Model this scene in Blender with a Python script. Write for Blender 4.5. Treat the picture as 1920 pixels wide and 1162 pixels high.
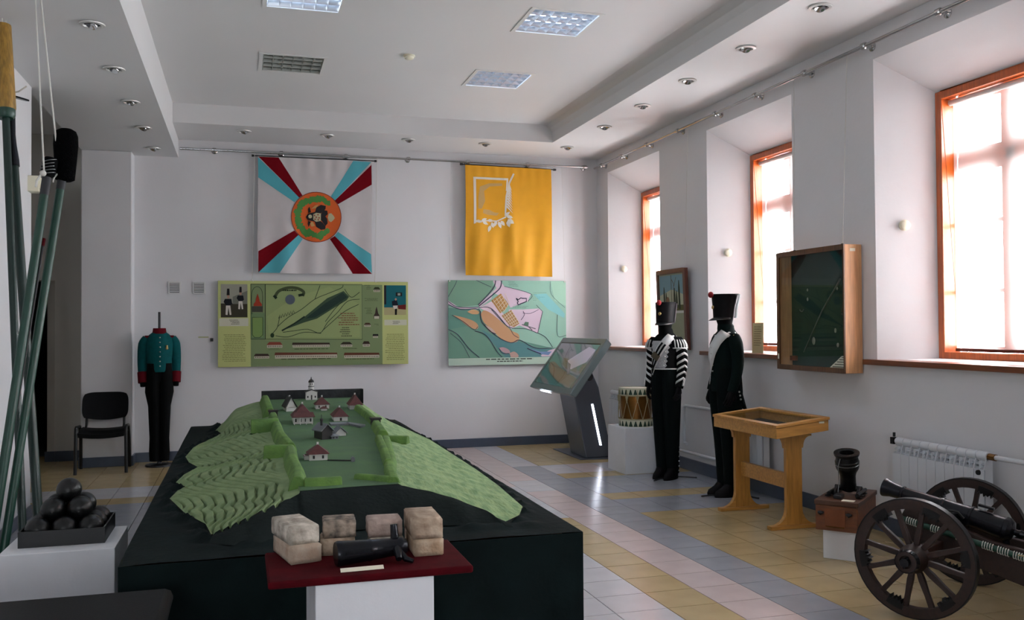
import bpy, bmesh, math, random
from mathutils import Vector, Matrix
random.seed(7)
for o in list(bpy.data.objects): bpy.data.objects.remove(o)
SC = bpy.context.scene
COL = SC.collection
# ---------------------------------------------------------------- camera
def make_camera():
    yaw, pitch, roll, H = 0.28825456, 0.01826472, -0.00682527, 1.6
    f = Vector((math.sin(yaw)*math.cos(pitch), math.cos(yaw)*math.cos(pitch), math.sin(pitch)))
    rt = Vector((math.cos(yaw), -math.sin(yaw), 0)); up = rt.cross(f)
    r2 = rt*math.cos(roll)+up*math.sin(roll); u2 = -rt*math.sin(roll)+up*math.cos(roll)
    cd = bpy.data.cameras.new('camera'); cam = bpy.data.objects.new('camera', cd); COL.objects.link(cam)
    cd.sensor_fit = 'HORIZONTAL'; cd.sensor_width = 36; cd.lens = 36*1704.79/1920; cd.clip_start = .05; cd.clip_end = 200
    m = Matrix((r2, u2, -f)).transposed().to_4x4(); m.translation = (0, 0, H)
    cam.matrix_world = m; SC.camera = cam
make_camera()
# ---------------------------------------------------------------- world: flat overcast daylight
W = bpy.data.worlds.new('World'); SC.world = W; W.use_nodes = True
bg = W.node_tree.nodes['Background']; bg.inputs[0].default_value = (.935, .98, 1.03, 1); bg.inputs[1].default_value = 30.0
VS = SC.view_settings
VS.view_transform = 'Standard'; VS.look = 'None'; VS.gamma = 1; VS.use_curve_mapping = False
VS.exposure = 0.15
WINDOWS = [(9.81, 11.40), (7.10, 8.665), (4.43, 5.993), (1.74, 3.30), (-.95, .61)]
XW, YB, XF = 4.744, 11.8, 5.15       # right wall, back wall, window frame plane
for i, (a, b) in enumerate(WINDOWS):  # daylight portals in the window openings: they only guide sampling of the sky
    ld = bpy.data.lights.new('window_daylight', 'AREA'); ld.shape = 'RECTANGLE'; ld.size = b-a-.44; ld.size_y = 2.03
    ld.cycles.is_portal = True
    lo = bpy.data.objects.new('window_daylight', ld); COL.objects.link(lo)
    lo.matrix_world = Matrix(((0, 0, 1, XF+.22), (1, 0, 0, (a+b)/2), (0, 1, 0, 2.365), (0, 0, 0, 1)))
REAR = (-1.5, -.5, 1.2, 2.5)           # unseen window added behind the camera to light the pedestal fronts: x0, x1, z0, z1
ld = bpy.data.lights.new('window_daylight', 'AREA'); ld.shape = 'RECTANGLE'; ld.size = 1.0; ld.size_y = 1.3; ld.cycles.is_portal = True  # sampling portal for the added rear window
lo = bpy.data.objects.new('window_daylight', ld); COL.objects.link(lo)
lo.matrix_world = Matrix(((1, 0, 0, -1.0), (0, 0, -1, -3.62), (0, 1, 0, 1.85), (0, 0, 0, 1)))
# ---------------------------------------------------------------- helpers
def lin(c):
    return tuple(((v/255)/12.92 if v/255 <= .04045 else ((v/255+.055)/1.055)**2.4) for v in c)
MATS = {}
def M(name, col, rough=.6, metal=0., var=0., vs=8., bump=0., bs=60., stretch=None, col2=None, spec=.5, sheen=0, coat=0, emit=None):
    if name in MATS: return MATS[name]
    m = bpy.data.materials.new(name); m.use_nodes = True; nt = m.node_tree; p = nt.nodes['Principled BSDF']
    c = lin(col); p.inputs['Base Color'].default_value = (*c, 1); p.inputs['Roughness'].default_value = rough
    p.inputs['Metallic'].default_value = metal; p.inputs['Specular IOR Level'].default_value = spec
    if sheen: p.inputs['Sheen Weight'].default_value = sheen
    if coat: p.inputs['Coat Weight'].default_value = coat; p.inputs['Coat Roughness'].default_value = .15
    if emit: p.inputs['Emission Color'].default_value = (*lin(col), 1); p.inputs['Emission Strength'].default_value = emit
    if var or bump:
        tc = nt.nodes.new('ShaderNodeTexCoord'); mp = nt.nodes.new('ShaderNodeMapping')
        nt.links.new(tc.outputs['Object'], mp.inputs[0])
        if stretch: mp.inputs['Scale'].default_value = stretch
    if var:
        n = nt.nodes.new('ShaderNodeTexNoise'); n.inputs['Scale'].default_value = vs; n.inputs['Detail'].default_value = 5
        nt.links.new(mp.outputs[0], n.inputs[0])
        r = nt.nodes.new('ShaderNodeValToRGB'); e = r.color_ramp.elements
        c2 = lin(col2) if col2 else tuple(v*(1-var) for v in c)
        e[0].position = .35; e[1].position = .68; e[0].color = (*c2, 1); e[1].color = (*c, 1)
        nt.links.new(n.outputs[0], r.inputs[0]); nt.links.new(r.outputs[0], p.inputs['Base Color'])
    if bump:
        n2 = nt.nodes.new('ShaderNodeTexNoise'); n2.inputs['Scale'].default_value = bs; n2.inputs['Detail'].default_value = 4
        nt.links.new(mp.outputs[0], n2.inputs[0])
        b = nt.nodes.new('ShaderNodeBump'); b.inputs['Strength'].default_value = bump; b.inputs['Distance'].default_value = .02
        nt.links.new(n2.outputs[0], b.inputs['Height']); nt.links.new(b.outputs[0], p.inputs['Normal'])
    MATS[name] = m; return m

class MB:
    "collects verts and faces, then links them as one mesh object"
    def __init__(s): s.v = []; s.f = []; s.m = []; s.mi = 0; s.X = None
    def add(s, vs, fs):
        b = len(s.v)
        s.v += [tuple(s.X @ Vector(p)) if s.X else tuple(p) for p in vs]
        for f in fs: s.f.append([b+i for i in f]); s.m.append(s.mi)
        return s
    def box(s, x0, x1, y0, y1, z0, z1):
        return s.add([(x0,y0,z0),(x1,y0,z0),(x1,y1,z0),(x0,y1,z0),(x0,y0,z1),(x1,y0,z1),(x1,y1,z1),(x0,y1,z1)],
                     [(0,3,2,1),(4,5,6,7),(0,1,5,4),(1,2,6,5),(2,3,7,6),(3,0,4,7)])
    def quad(s, a, b, c, d): return s.add([a,b,c,d], [(0,1,2,3)])
    def poly(s, pts): return s.add(pts, [tuple(range(len(pts)))])
    def prism(s, pts, vec):   # planar polygon extruded by vec
        n = len(pts); v = Vector(vec); q = [Vector(p) for p in pts]
        fs = [tuple(range(n))[::-1], tuple(range(n, 2*n))]+[(i, (i+1) % n, n+(i+1) % n, n+i) for i in range(n)]
        return s.add(q+[p+v for p in q], fs)
    def rings(s, rs, cap0=True, cap1=True, closed=False):
        n = len(rs[0]); vs = [p for r in rs for p in r]; fs = []
        K = len(rs)
        for k in range(K if closed else K-1):
            for i in range(n):
                a = k*n; b = ((k+1) % K)*n; j = (i+1) % n
                fs.append((a+i, a+j, b+j, b+i))
        if not closed:
            if cap0: fs.append(tuple(range(n))[::-1])
            if cap1: fs.append(tuple((K-1)*n+i for i in range(n)))
        return s.add(vs, fs)
    def tube(s, pts, r, n=8, cap=True, closed=False):
        P = [Vector(p) for p in pts]; K = len(P)
        rr = r if isinstance(r, (list, tuple)) else [r]*K
        ref = None; rs = []
        for k in range(K):
            if closed: t = P[(k+1) % K]-P[k-1]
            else: t = P[min(k+1, K-1)]-P[max(k-1, 0)]
            t.normalize()
            if ref is None: ref = Vector((0,0,1)) if abs(t.z) < .9 else Vector((1,0,0))
            a = (ref-t*ref.dot(t)); a.normalize(); ref = a; b = t.cross(a)
            rs.append([P[k]+(a*math.cos(2*math.pi*i/n)+b*math.sin(2*math.pi*i/n))*rr[k] for i in range(n)])
        return s.rings(rs, cap, cap, closed)
    def cyl(s, p0, p1, r0, r1=None, n=16): return s.tube([p0, p1], [r0, r0 if r1 is None else r1], n)
    def lathe(s, prof, p0, axis, n=24, cap0=True, cap1=True):   # prof: (distance along axis, radius)
        A = Vector(axis).normalized(); ref = Vector((0,0,1)) if abs(A.z) < .9 else Vector((1,0,0))
        a = (ref-A*ref.dot(A)).normalized(); b = A.cross(a); P = Vector(p0)
        rs = [[P+A*d+(a*math.cos(2*math.pi*i/n)+b*math.sin(2*math.pi*i/n))*max(r, 1e-4) for i in range(n)] for d, r in prof]
        return s.rings(rs, cap0, cap1)
    def ell(s, secs, n=20, e=1.0):   # horizontal superellipse sections (cx,cy,z,rx,ry)
        rs = []
        for cx, cy, z, rx, ry in secs:
            r = []
            for i in range(n):
                t = 2*math.pi*i/n; c, d = math.cos(t), math.sin(t)
                r.append((cx+rx*math.copysign(abs(c)**e, c), cy+ry*math.copysign(abs(d)**e, d), z))
            rs.append(r)
        return s.rings(rs)
    def sphere(s, c, r, n=20, k=12, sc=(1,1,1)):
        rs = []
        for j in range(1, k):
            t = math.pi*j/k
            rs.append([(c[0]+sc[0]*r*math.sin(t)*math.cos(2*math.pi*i/n), c[1]+sc[1]*r*math.sin(t)*math.sin(2*math.pi*i/n), c[2]-sc[2]*r*math.cos(t)) for i in range(n)])
        return s.rings(rs)
    def grid(s, fn, nu, nv, wrap=False):
        vs = [fn(i/nu, j/nv) for j in range(nv+1) for i in range(nu+1)]
        fs = [(j*(nu+1)+i, j*(nu+1)+i+1, (j+1)*(nu+1)+i+1, (j+1)*(nu+1)+i) for j in range(nv) for i in range(nu)]
        return s.add(vs, fs)
    def build(s, name, mats, parent=None, smooth=False, bevel=0., solid=0., fixn=True):
        me = bpy.data.meshes.new(name)
        vs = s.v; org = Vector((0,0,0))
        if parent is None:
            xs = [v[0] for v in vs]; ys = [v[1] for v in vs]; zs = [v[2] for v in vs]
            org = Vector(((min(xs)+max(xs))/2, (min(ys)+max(ys))/2, min(zs))); vs = [tuple(Vector(v)-org) for v in vs]
        elif parent.get('_w'):
            org0 = world_loc(parent); vs = [tuple(Vector(v)-org0) for v in vs]
        me.from_pydata(vs, [], s.f)
        for m in (mats if isinstance(mats, (list, tuple)) else [mats]): me.materials.append(m)
        for p, mi in zip(me.polygons, s.m): p.material_index = mi
        if fixn or bevel:
            bm = bmesh.new(); bm.from_mesh(me)
            bmesh.ops.remove_doubles(bm, verts=bm.verts, dist=1e-5)
            if fixn: bmesh.ops.recalc_face_normals(bm, faces=bm.faces)
            bm.to_mesh(me); bm.free()
        if smooth:
            for p in me.polygons: p.use_smooth = True
            if hasattr(me, 'set_sharp_from_angle'): me.set_sharp_from_angle(angle=math.radians(smooth if smooth is not True else 40))
        o = bpy.data.objects.new(name, me); COL.objects.link(o); o.location = org
        if parent is not None:
            o.parent = parent; o['_w'] = parent.get('_w', 0)
        else: o['_w'] = 1
        if bevel:
            md = o.modifiers.new('bevel', 'BEVEL'); md.width = bevel; md.segments = 2; md.limit_method = 'ANGLE'; md.angle_limit = .6
        if solid:
            md = o.modifiers.new('solid', 'SOLIDIFY'); md.thickness = solid; md.offset = 0
        return o
def world_loc(o):
    v = Vector(o.location)
    while o.parent: o = o.parent; v += Vector(o.location)
    return v
def tag(o, label, cat, group=None, kind=None):
    o['label'] = label; o['category'] = cat
    if group: o['group'] = group
    if kind: o['kind'] = kind
    return o
def struct(o, kind='structure'): o['kind'] = kind; return o
def thing(name, loc, label=None, cat=None, group=None, rotz=None):
    "Empty at a thing's base. rotz None: children are given in world coordinates; otherwise in local ones"
    o = bpy.data.objects.new(name, None); COL.objects.link(o); o.location = loc; o.empty_display_size = .1
    o['_w'] = 1 if rotz is None else 0
    if rotz: o.rotation_euler = (0, 0, rotz)
    if label: tag(o, label, cat, group)
    return o
def sub(name, parent, loc=(0,0,0)):
    o = bpy.data.objects.new(name, None); COL.objects.link(o); o.parent = parent; o['_w'] = parent.get('_w', 0); o.location = loc
    return o
def copy_tree(o, parent=None):
    c = o.copy(); COL.objects.link(c); c.parent = parent
    for ch in o.children: copy_tree(ch, c)
    return c
def interp(tab, x):
    if x <= tab[0][0]: return tab[0][1]
    for (a, b), (c, d) in zip(tab, tab[1:]):
        if x <= c: return b+(d-b)*(x-a)/(c-a)
    return tab[-1][1]
def sm(t): t = max(0, min(1, t)); return t*t*(3-2*t)
# ---------------------------------------------------------------- materials
m_wall = M('wall_paint', (220,219,221), .55, var=.05, vs=1.2, bump=.05, bs=25)
m_ceil = M('ceiling_paint', (216,215,215), .5, var=.03, vs=1.0)
m_side = M('side_room_paint', (206,203,198), .6, var=.05, vs=1.5)
m_base = M('baseboard_tile', (74,84,102), .3, var=.15, vs=6)
m_white = M('white_board_paint', (222,223,226), .5, var=.05, vs=5, bump=.08, bs=30)
m_frame = M('window_wood', (196,92,28), .35, var=.35, vs=6, stretch=(12,12,1), coat=.3)
m_sill = M('sill_wood', (128,70,42), .3, var=.35, vs=5, stretch=(12,1,12), coat=.3)
m_chrome = M('chrome', (190,190,190), .18, 1.)
m_steel = M('steel_dark', (60,60,62), .4, .8)
m_black = M('black_iron', (9,9,10), .36, .0, var=.4, vs=20, bump=.1, bs=60, spec=.35)
m_gun = M('gunmetal', (26,27,33), .27, .55, var=.3, vs=10, bump=.05, bs=90)
m_blackcloth = M('black_cloth', (6,6,7), .9, var=.3, vs=30, spec=.12)
m_blackplastic = M('black_plastic', (13,13,15), .45)
m_vinyl = M('black_vinyl', (9,9,12), .5, var=.2, vs=12, bump=.06, bs=120, spec=.15)
m_cloth_green = M('dark_green_cloth', (10,24,24), .85, var=.4, vs=5, bump=.15, bs=20, spec=.12)
m_cliff = M('dark_felt', (27,34,33), .9, var=.25, vs=4, bump=.2, bs=40, spec=.12)
m_pine = M('varnished_pine', (198,142,68), .42, var=.3, vs=5, stretch=(1.2,10,10), coat=.2)
m_pinez = M('varnished_pine_upright', (190,134,60), .42, var=.3, vs=5, stretch=(10,10,1.2), coat=.2)
m_orange = M('case_wood', (222,166,116), .45, var=.25, vs=5, stretch=(10,10,1), coat=.2)
m_darkwood = M('case_frame_wood', (104,66,36), .4, var=.4, vs=6, stretch=(10,10,1.5), coat=.2)
m_mahog = M('mahogany', (96,40,22), .4, var=.4, vs=6, stretch=(10,10,1.5), coat=.2)
m_cart = M('carriage_wood', (46,25,17), .5, var=.45, vs=8, stretch=(6,6,6), bump=.15, bs=60)
m_box = M('ammo_box_wood', (122,68,34), .5, var=.4, vs=6, stretch=(2,9,9), bump=.1, bs=40)
m_greenpole = M('green_pole_paint', (20,64,50), .38, var=.25, vs=10, stretch=(6,6,1))
m_greenpole2 = M('dark_green_pole_paint', (15,44,37), .4, var=.25, vs=10, stretch=(6,6,1))
m_rope = M('white_cord', (205,203,196), .8)
m_hemp = M('hemp_cord', (158,146,112), .85)
m_cream = M('cream_plastic', (226,220,196), .45)
m_paper = M('paper', (232,226,204), .7)
m_red = M('crimson_velvet', (78,2,13), .9, var=.35, vs=14, spec=.12)
m_darkred = M('dark_red_cloth', (92,10,22), .8, spec=.12)
m_radiator = M('radiator_enamel', (214,217,222), .35)
m_finshade = M('radiator_shaded_enamel', (170,174,180), .5)  # darker copy of the enamel, shade between the fins put into its colour
m_greyplast = M('kiosk_grey', (112,124,126), .35, .3)
m_kioskcol = M('kiosk_column_grey', (92,97,108), .35, .4)
m_led = M('led_strip', (236,240,255), .4, emit=9)
m_brass = M('brass', (128,84,30), .35, .7, var=.35, vs=6)
m_gold = M('gilt', (176,150,96), .4, .6)
m_silver = M('silver_button', (190,190,185), .3, .8)
m_navy = M('dark_green_wool', (7,21,20), .9, var=.25, vs=40, spec=.12)
m_blackwool = M('black_wool', (9,10,11), .9, var=.25, vs=40, spec=.12)
m_trouser = M('trouser_wool', (6,14,14), .9, var=.25, vs=40, spec=.12)
m_whitecloth = M('white_leather', (206,206,204), .6, var=.06, vs=10)
m_felt = M('black_felt', (14,11,14), .55, var=.2, vs=30, spec=.12)
m_teal = M('teal_cloth', (8,84,86), .75, var=.2, vs=25, spec=.12)
def glass_mat(name, tint, refl=.04, k=.5):
    m = bpy.data.materials.new(name); m.use_nodes = True; nt = m.node_tree
    for n in list(nt.nodes): nt.nodes.remove(n)
    out = nt.nodes.new('ShaderNodeOutputMaterial'); mx = nt.nodes.new('ShaderNodeMixShader')
    t = nt.nodes.new('ShaderNodeBsdfTransparent'); g = nt.nodes.new('ShaderNodeBsdfGlossy'); lw = nt.nodes.new('ShaderNodeLayerWeight')
    lw.inputs[0].default_value = .25; t.inputs[0].default_value = (*tint, 1); g.inputs['Roughness'].default_value = .02
    ma = nt.nodes.new('ShaderNodeMath'); ma.operation = 'MULTIPLY_ADD'; ma.inputs[1].default_value = k; ma.inputs[2].default_value = refl
    nt.links.new(lw.outputs['Fresnel'], ma.inputs[0]); nt.links.new(ma.outputs[0], mx.inputs[0])
    nt.links.new(t.outputs[0], mx.inputs[1]); nt.links.new(g.outputs[0], mx.inputs[2]); nt.links.new(mx.outputs[0], out.inputs[0])
    return m
m_glass = glass_mat('window_glass', (.96,.97,.97))
m_caseglass = glass_mat('case_glass', (.95,.97,.96), .005, .07)
def blind_mat():
    m = bpy.data.materials.new('roller_blind_fabric'); m.use_nodes = True; nt = m.node_tree
    for n in list(nt.nodes): nt.nodes.remove(n)
    out = nt.nodes.new('ShaderNodeOutputMaterial'); mx = nt.nodes.new('ShaderNodeMixShader'); mx2 = nt.nodes.new('ShaderNodeMixShader')
    t = nt.nodes.new('ShaderNodeBsdfTransparent'); tr = nt.nodes.new('ShaderNodeBsdfTranslucent'); d = nt.nodes.new('ShaderNodeBsdfDiffuse')
    t.inputs[0].default_value = (1,.985,.985,1); tr.inputs[0].default_value = (.93,.86,.84,1); d.inputs[0].default_value = (.85,.8,.78,1)
    mx2.inputs[0].default_value = .25; mx.inputs[0].default_value = .3
    nt.links.new(tr.outputs[0], mx2.inputs[1]); nt.links.new(d.outputs[0], mx2.inputs[2])
    nt.links.new(t.outputs[0], mx.inputs[1]); nt.links.new(mx2.outputs[0], mx.inputs[2]); nt.links.new(mx.outputs[0], out.inputs[0])
    return m
m_blind = blind_mat()
# ================================================================ SETTING
TX, TY = .318, .309
def tile_kind(cx, cy):
    if cx > 1.3:
        i = math.floor((cx-1.99)/TX)
        if i <= 0: return 'grey' if (cy < 8.3 or i < 0) else 'pink'
        if i == 1: return 'tan' if cy < 7.2 else ('grey' if cy < 8.6 else 'pink')
        if i == 2: return 'pink' if cy < 8.35 else ('grey' if cy < 9.0 else 'pink')
        if i == 3: return 'slate' if cy < 9.9 else 'grey'
        if cy < 7.2: return 'tan'
        if cy < 7.8: return 'slate'
        if cy < 8.12: return 'tan'
        if cy < 8.95: return 'slate'
        if cy < 9.3: return 'tan'
        if cy < 9.9: return 'pink' if i % 2 else 'grey'
        return 'tan'
    if cx < -.3:
        if cy > 10.0: return 'tan'
        if cy > 9.3: return 'grey'
        if cy > 8.9: return 'tan'
        return 'slate'
    return 'grey'
m_grout = M('grout', (84,80,78), .8)
TM = {'grey': M('tile_light_grey', (196,194,198), .2, var=.07, vs=5), 'slate': M('tile_blue_grey', (158,160,168), .2, var=.08, vs=5),
      'pink': M('tile_pink', (202,186,184), .22, var=.07, vs=5), 'tan': M('tile_ochre', (186,164,122), .24, var=.12, vs=5)}
def floor():
    b = MB(); b.box(-6, XW+.5, -3.6, 18.1, -.15, -.009)
    fl = struct(b.build('floor', m_grout))
    me = {}
    g = .0022
    for k in TM:
        b = MB(); x, y = TX/2-g, TY/2-g
        b.add([(-x,-y,-.009),(x,-y,-.009),(x,y,-.009),(-x,y,-.009),(-x+.001,-y+.001,0),(x-.001,-y+.001,0),(x-.001,y-.001,0),(-x+.001,y-.001,0)],
              [(4,5,6,7),(0,1,5,4),(1,2,6,5),(2,3,7,6),(3,0,4,7)])
        o = b.build('floor_tile', TM[k]); me[k] = o.data; bpy.data.objects.remove(o)
    cam = SC.camera.matrix_world.inverted(); vis = []; rest = []
    i0, i1 = math.floor((-4.5-1.99)/TX), math.ceil((XW-1.99)/TX)
    for i in range(i0, i1):
        for j in range(-26, 27):
            cx = 1.99+TX*(i+.5); cy = 4.411+TY*(j+.5)
            q = cam @ Vector((cx, cy, 0)); ok = False
            if q.z < 0:
                u = 960+1704.79*q.x/-q.z; v = 581-1704.79*q.y/-q.z
                ok = -20 < u < 1940 and v < 1190
            if ok and cx < -1.75 and cy < 8.7: ok = False
            if ok:
                for t in range(1, 60):
                    s = t/60; px, py, pz = cx*s, cy*s, 1.6*(1-s)
                    if -.5 < px < 1.5 and 4.05 < py < 9.45 and pz < .64: ok = False; break
                    if .25 < px < .68 and 3.4 < py < 3.8 and pz < .68: ok = False; break
            (vis if ok else rest).append((q.length, cx, cy))
    vis.sort()
    rest += vis[300:]
    ol = Vector(fl.location)
    for d, cx, cy in vis[:300]:
        o = bpy.data.objects.new('floor_tile', me[tile_kind(cx, cy)]); COL.objects.link(o); o.parent = fl; o.location = Vector((cx, cy, -.009))-ol
    b = MB(); ks = list(TM)
    for d, cx, cy in rest:
        b.mi = ks.index(tile_kind(cx, cy)); x, y = TX/2-g, TY/2-g
        b.quad((cx-x,cy-y,-.0005), (cx+x,cy-y,-.0005), (cx+x,cy+y,-.0005), (cx-x,cy+y,-.0005))
    o = b.build('floor_tiles_beyond', [TM[k] for k in ks], fl, fixn=False); o['kind'] = 'stuff'
floor()
ZS, ZR, ZL = 3.92, 4.14, 3.70       # soffit, recess, lower left soffit
LAMPS = [(.165, 6.79), (2.225, 6.85), (.165, 8.65), (2.225, 8.66)]; LW = .6
def ceiling():
    b = MB()
    xs = [-.75, .165, .765, 2.225, 2.825, 3.76]
    ys = [-3.5, 6.79, 6.85, 7.39, 7.45, 8.65, 8.66, 9.25, 9.26, 10.82]
    for i in range(5):
        for j in range(9):
            cx, cy = (xs[i]+xs[i+1])/2, (ys[j]+ys[j+1])/2
            if any(x < cx < x+LW and y < cy < y+LW for x, y in LAMPS): continue
            b.quad((xs[i],ys[j],ZR),(xs[i+1],ys[j],ZR),(xs[i+1],ys[j+1],ZR),(xs[i],ys[j+1],ZR))
    # rounded cove on the window side of the recess, then the soffit
    cove = [(3.58, ZR), (3.66, ZR-.012), (3.72, ZR-.045), (3.752, ZR-.1), (3.76, ZS)]
    b.quad((3.76,-3.5,ZS),(XW,-3.5,ZS),(XW,YB,ZS),(3.76,YB,ZS))
    b.quad((-.75,10.82,ZS),(3.76,10.82,ZS),(3.76,YB,ZS),(-.75,YB,ZS))
    for (xa, za), (xb, zb) in zip(cove, cove[1:]):
        b.quad((xa,-3.5,za),(xb,-3.5,zb),(xb,10.82,zb),(xa,10.82,za))
    b.quad((-.75,10.82,ZR),(3.76,10.82,ZR),(3.76,10.82,ZS),(-.75,10.82,ZS))
    b.quad((-.75,-3.5,ZL),(-.75,YB,ZL),(-.75,YB,ZR),(-.75,-3.5,ZR))
    b.quad((-1.8,-3.5,ZL),(-.75,-3.5,ZL),(-.75,YB,ZL),(-1.8,YB,ZL))
    b.quad((-1.8,-3.5,ZL),(-1.8,12.2,ZL),(-1.8,12.2,3.98),(-1.8,-3.5,3.98))
    b.quad((-4.5,-3.5,3.98),(-1.8,-3.5,3.98),(-1.8,12.2,3.98),(-4.5,12.2,3.98))
    b.quad((-.75,-3.5,ZR+.35),(3.76,-3.5,ZR+.35),(3.76,10.82,ZR+.35),(-.75,10.82,ZR+.35))
    struct(b.build('ceiling', m_ceil, fixn=False))
ceiling()
def walls():
    b = MB(); b.quad((-1.3,YB,-.1),(XW+.02,YB,-.1),(XW+.02,YB,4.2),(-1.3,YB,4.2)); struct(b.build('wall_back', m_wall, fixn=False))
    b = MB(); b.box(-1.8,-1.25,11.54,12.25,0,ZL); struct(b.build('wall_column', m_wall, bevel=.012))
    # right wall with splayed window openings
    b = MB(); z0, z1 = 1.32, 3.675; f0, f1 = 1.335, 3.38
    ys = [-3.5]+[v for a, c in reversed(WINDOWS) for v in (a, c)]+[YB]
    for k in range(0, len(ys), 2): b.quad((XW,ys[k],-.1),(XW,ys[k+1],-.1),(XW,ys[k+1],4.0),(XW,ys[k],4.0))
    for a, c in WINDOWS:
        b.quad((XW,a,-.1),(XW,c,-.1),(XW,c,z0),(XW,a,z0)); b.quad((XW,a,z1),(XW,c,z1),(XW,c,4.0),(XW,a,4.0))
        F = [(XW,a,z0),(XW,c,z0),(XW,c,z1),(XW,a,z1)]; G = [(XF,a+.22,f0),(XF,c-.22,f0),(XF,c-.22,f1),(XF,a+.22,f1)]
        H = [(XF+.25,p[1],p[2]) for p in G]
        for i in range(4):
            j = (i+1) % 4; b.quad(F[i], F[j], G[j], G[i]); b.quad(G[i], G[j], H[j], H[i])
    struct(b.build('wall_right', m_wall, fixn=False))
    b = MB(); b.box(-1.95,-1.75,-3.5,8.7,0,ZL+.01); struct(b.build('wall_left', m_wall))
    b = MB(); rx0, rx1, rz0, rz1 = REAR
    for xa, xb, za, zb in ((-4.5,rx0,-.1,4.2), (rx1,XW,-.1,4.2), (rx0,rx1,-.1,rz0), (rx0,rx1,rz1,4.2)): b.quad((xa,-3.5,za),(xb,-3.5,za),(xb,-3.5,zb),(xa,-3.5,zb))
    G = [(rx0,rz0),(rx1,rz0),(rx1,rz1),(rx0,rz1)]
    for i in range(4):
        p, q = G[i], G[(i+1) % 4]; b.quad((p[0],-3.5,p[1]),(q[0],-3.5,q[1]),(q[0],-3.7,q[1]),(p[0],-3.7,p[1]))
    struct(b.build('wall_rear', m_wall, fixn=False))
    # side room seen past the left wall, with a doorway into an unlit room
    b = MB(); b.prism([(-2.19,12.2,-.1),(-1.7,12.2,-.1),(-1.7,12.5,-.1),(-2.33,12.5,-.1)], (0,0,4.08)); b.box(-4.5,-2.19,12.2,12.5,2.2,3.98); b.box(-4.5,-3.3,12.2,12.5,-.1,2.2)
    struct(b.build('wall_side_room', m_side))
    b = MB(); b.quad((-4.5,-3.5,-.1),(-4.5,12.2,-.1),(-4.5,12.2,3.98),(-4.5,-3.5,3.98)); struct(b.build('wall_side_room_left', m_side, fixn=False))
    b = MB()
    b.quad((-6,12.5,-.1),(-6,18,-.1),(-6,18,3.2),(-6,12.5,3.2)); b.quad((-1.2,12.5,-.1),(-1.2,18,-.1),(-1.2,18,3.2),(-1.2,12.5,3.2))
    b.quad((-6,18,-.1),(-1.2,18,-.1),(-1.2,18,3.2),(-6,18,3.2)); b.quad((-6,12.5,3.2),(-1.2,12.5,3.2),(-1.2,18,3.2),(-6,18,3.2))
    b.quad((-6,12.5,-.1),(-4.5,12.5,-.1),(-4.5,12.5,3.2),(-6,12.5,3.2)); b.quad((-1.7,12.5,-.1),(-1.2,12.5,-.1),(-1.2,12.5,3.2),(-1.7,12.5,3.2))
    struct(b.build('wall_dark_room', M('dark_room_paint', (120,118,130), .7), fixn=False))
    # baseboards
    def bb(name, *bx):
        b = MB()
        for x in bx: b.box(*x)
        struct(b.build(name, m_base, bevel=.004))
    bb('baseboard_back', (-1.25,XW,YB-.02,YB,0,.115))
    bb('baseboard_right', (XW-.02,XW,-3.5,YB-.02,0,.13))
    bb('baseboard_column', (-1.82,-1.23,11.52,11.54,0,.115), (-1.25,-1.23,11.54,YB-.02,0,.115), (-1.82,-1.80,11.54,12.2,0,.115))
    bb('baseboard_side_room', (-2.19,-1.82,12.18,12.2,0,.125), (-2.30,-2.19,12.19,12.2,0,.125))
    bb('baseboard_left', (-1.75,-1.735,-3.5,8.7,0,.1))
walls()
WN = ['beside the yellow flag and touch kiosk', 'behind the soldier in plain dark green coat', 'above the radiator and field gun', 'nearest the camera past the field gun', 'behind the camera']
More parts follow.
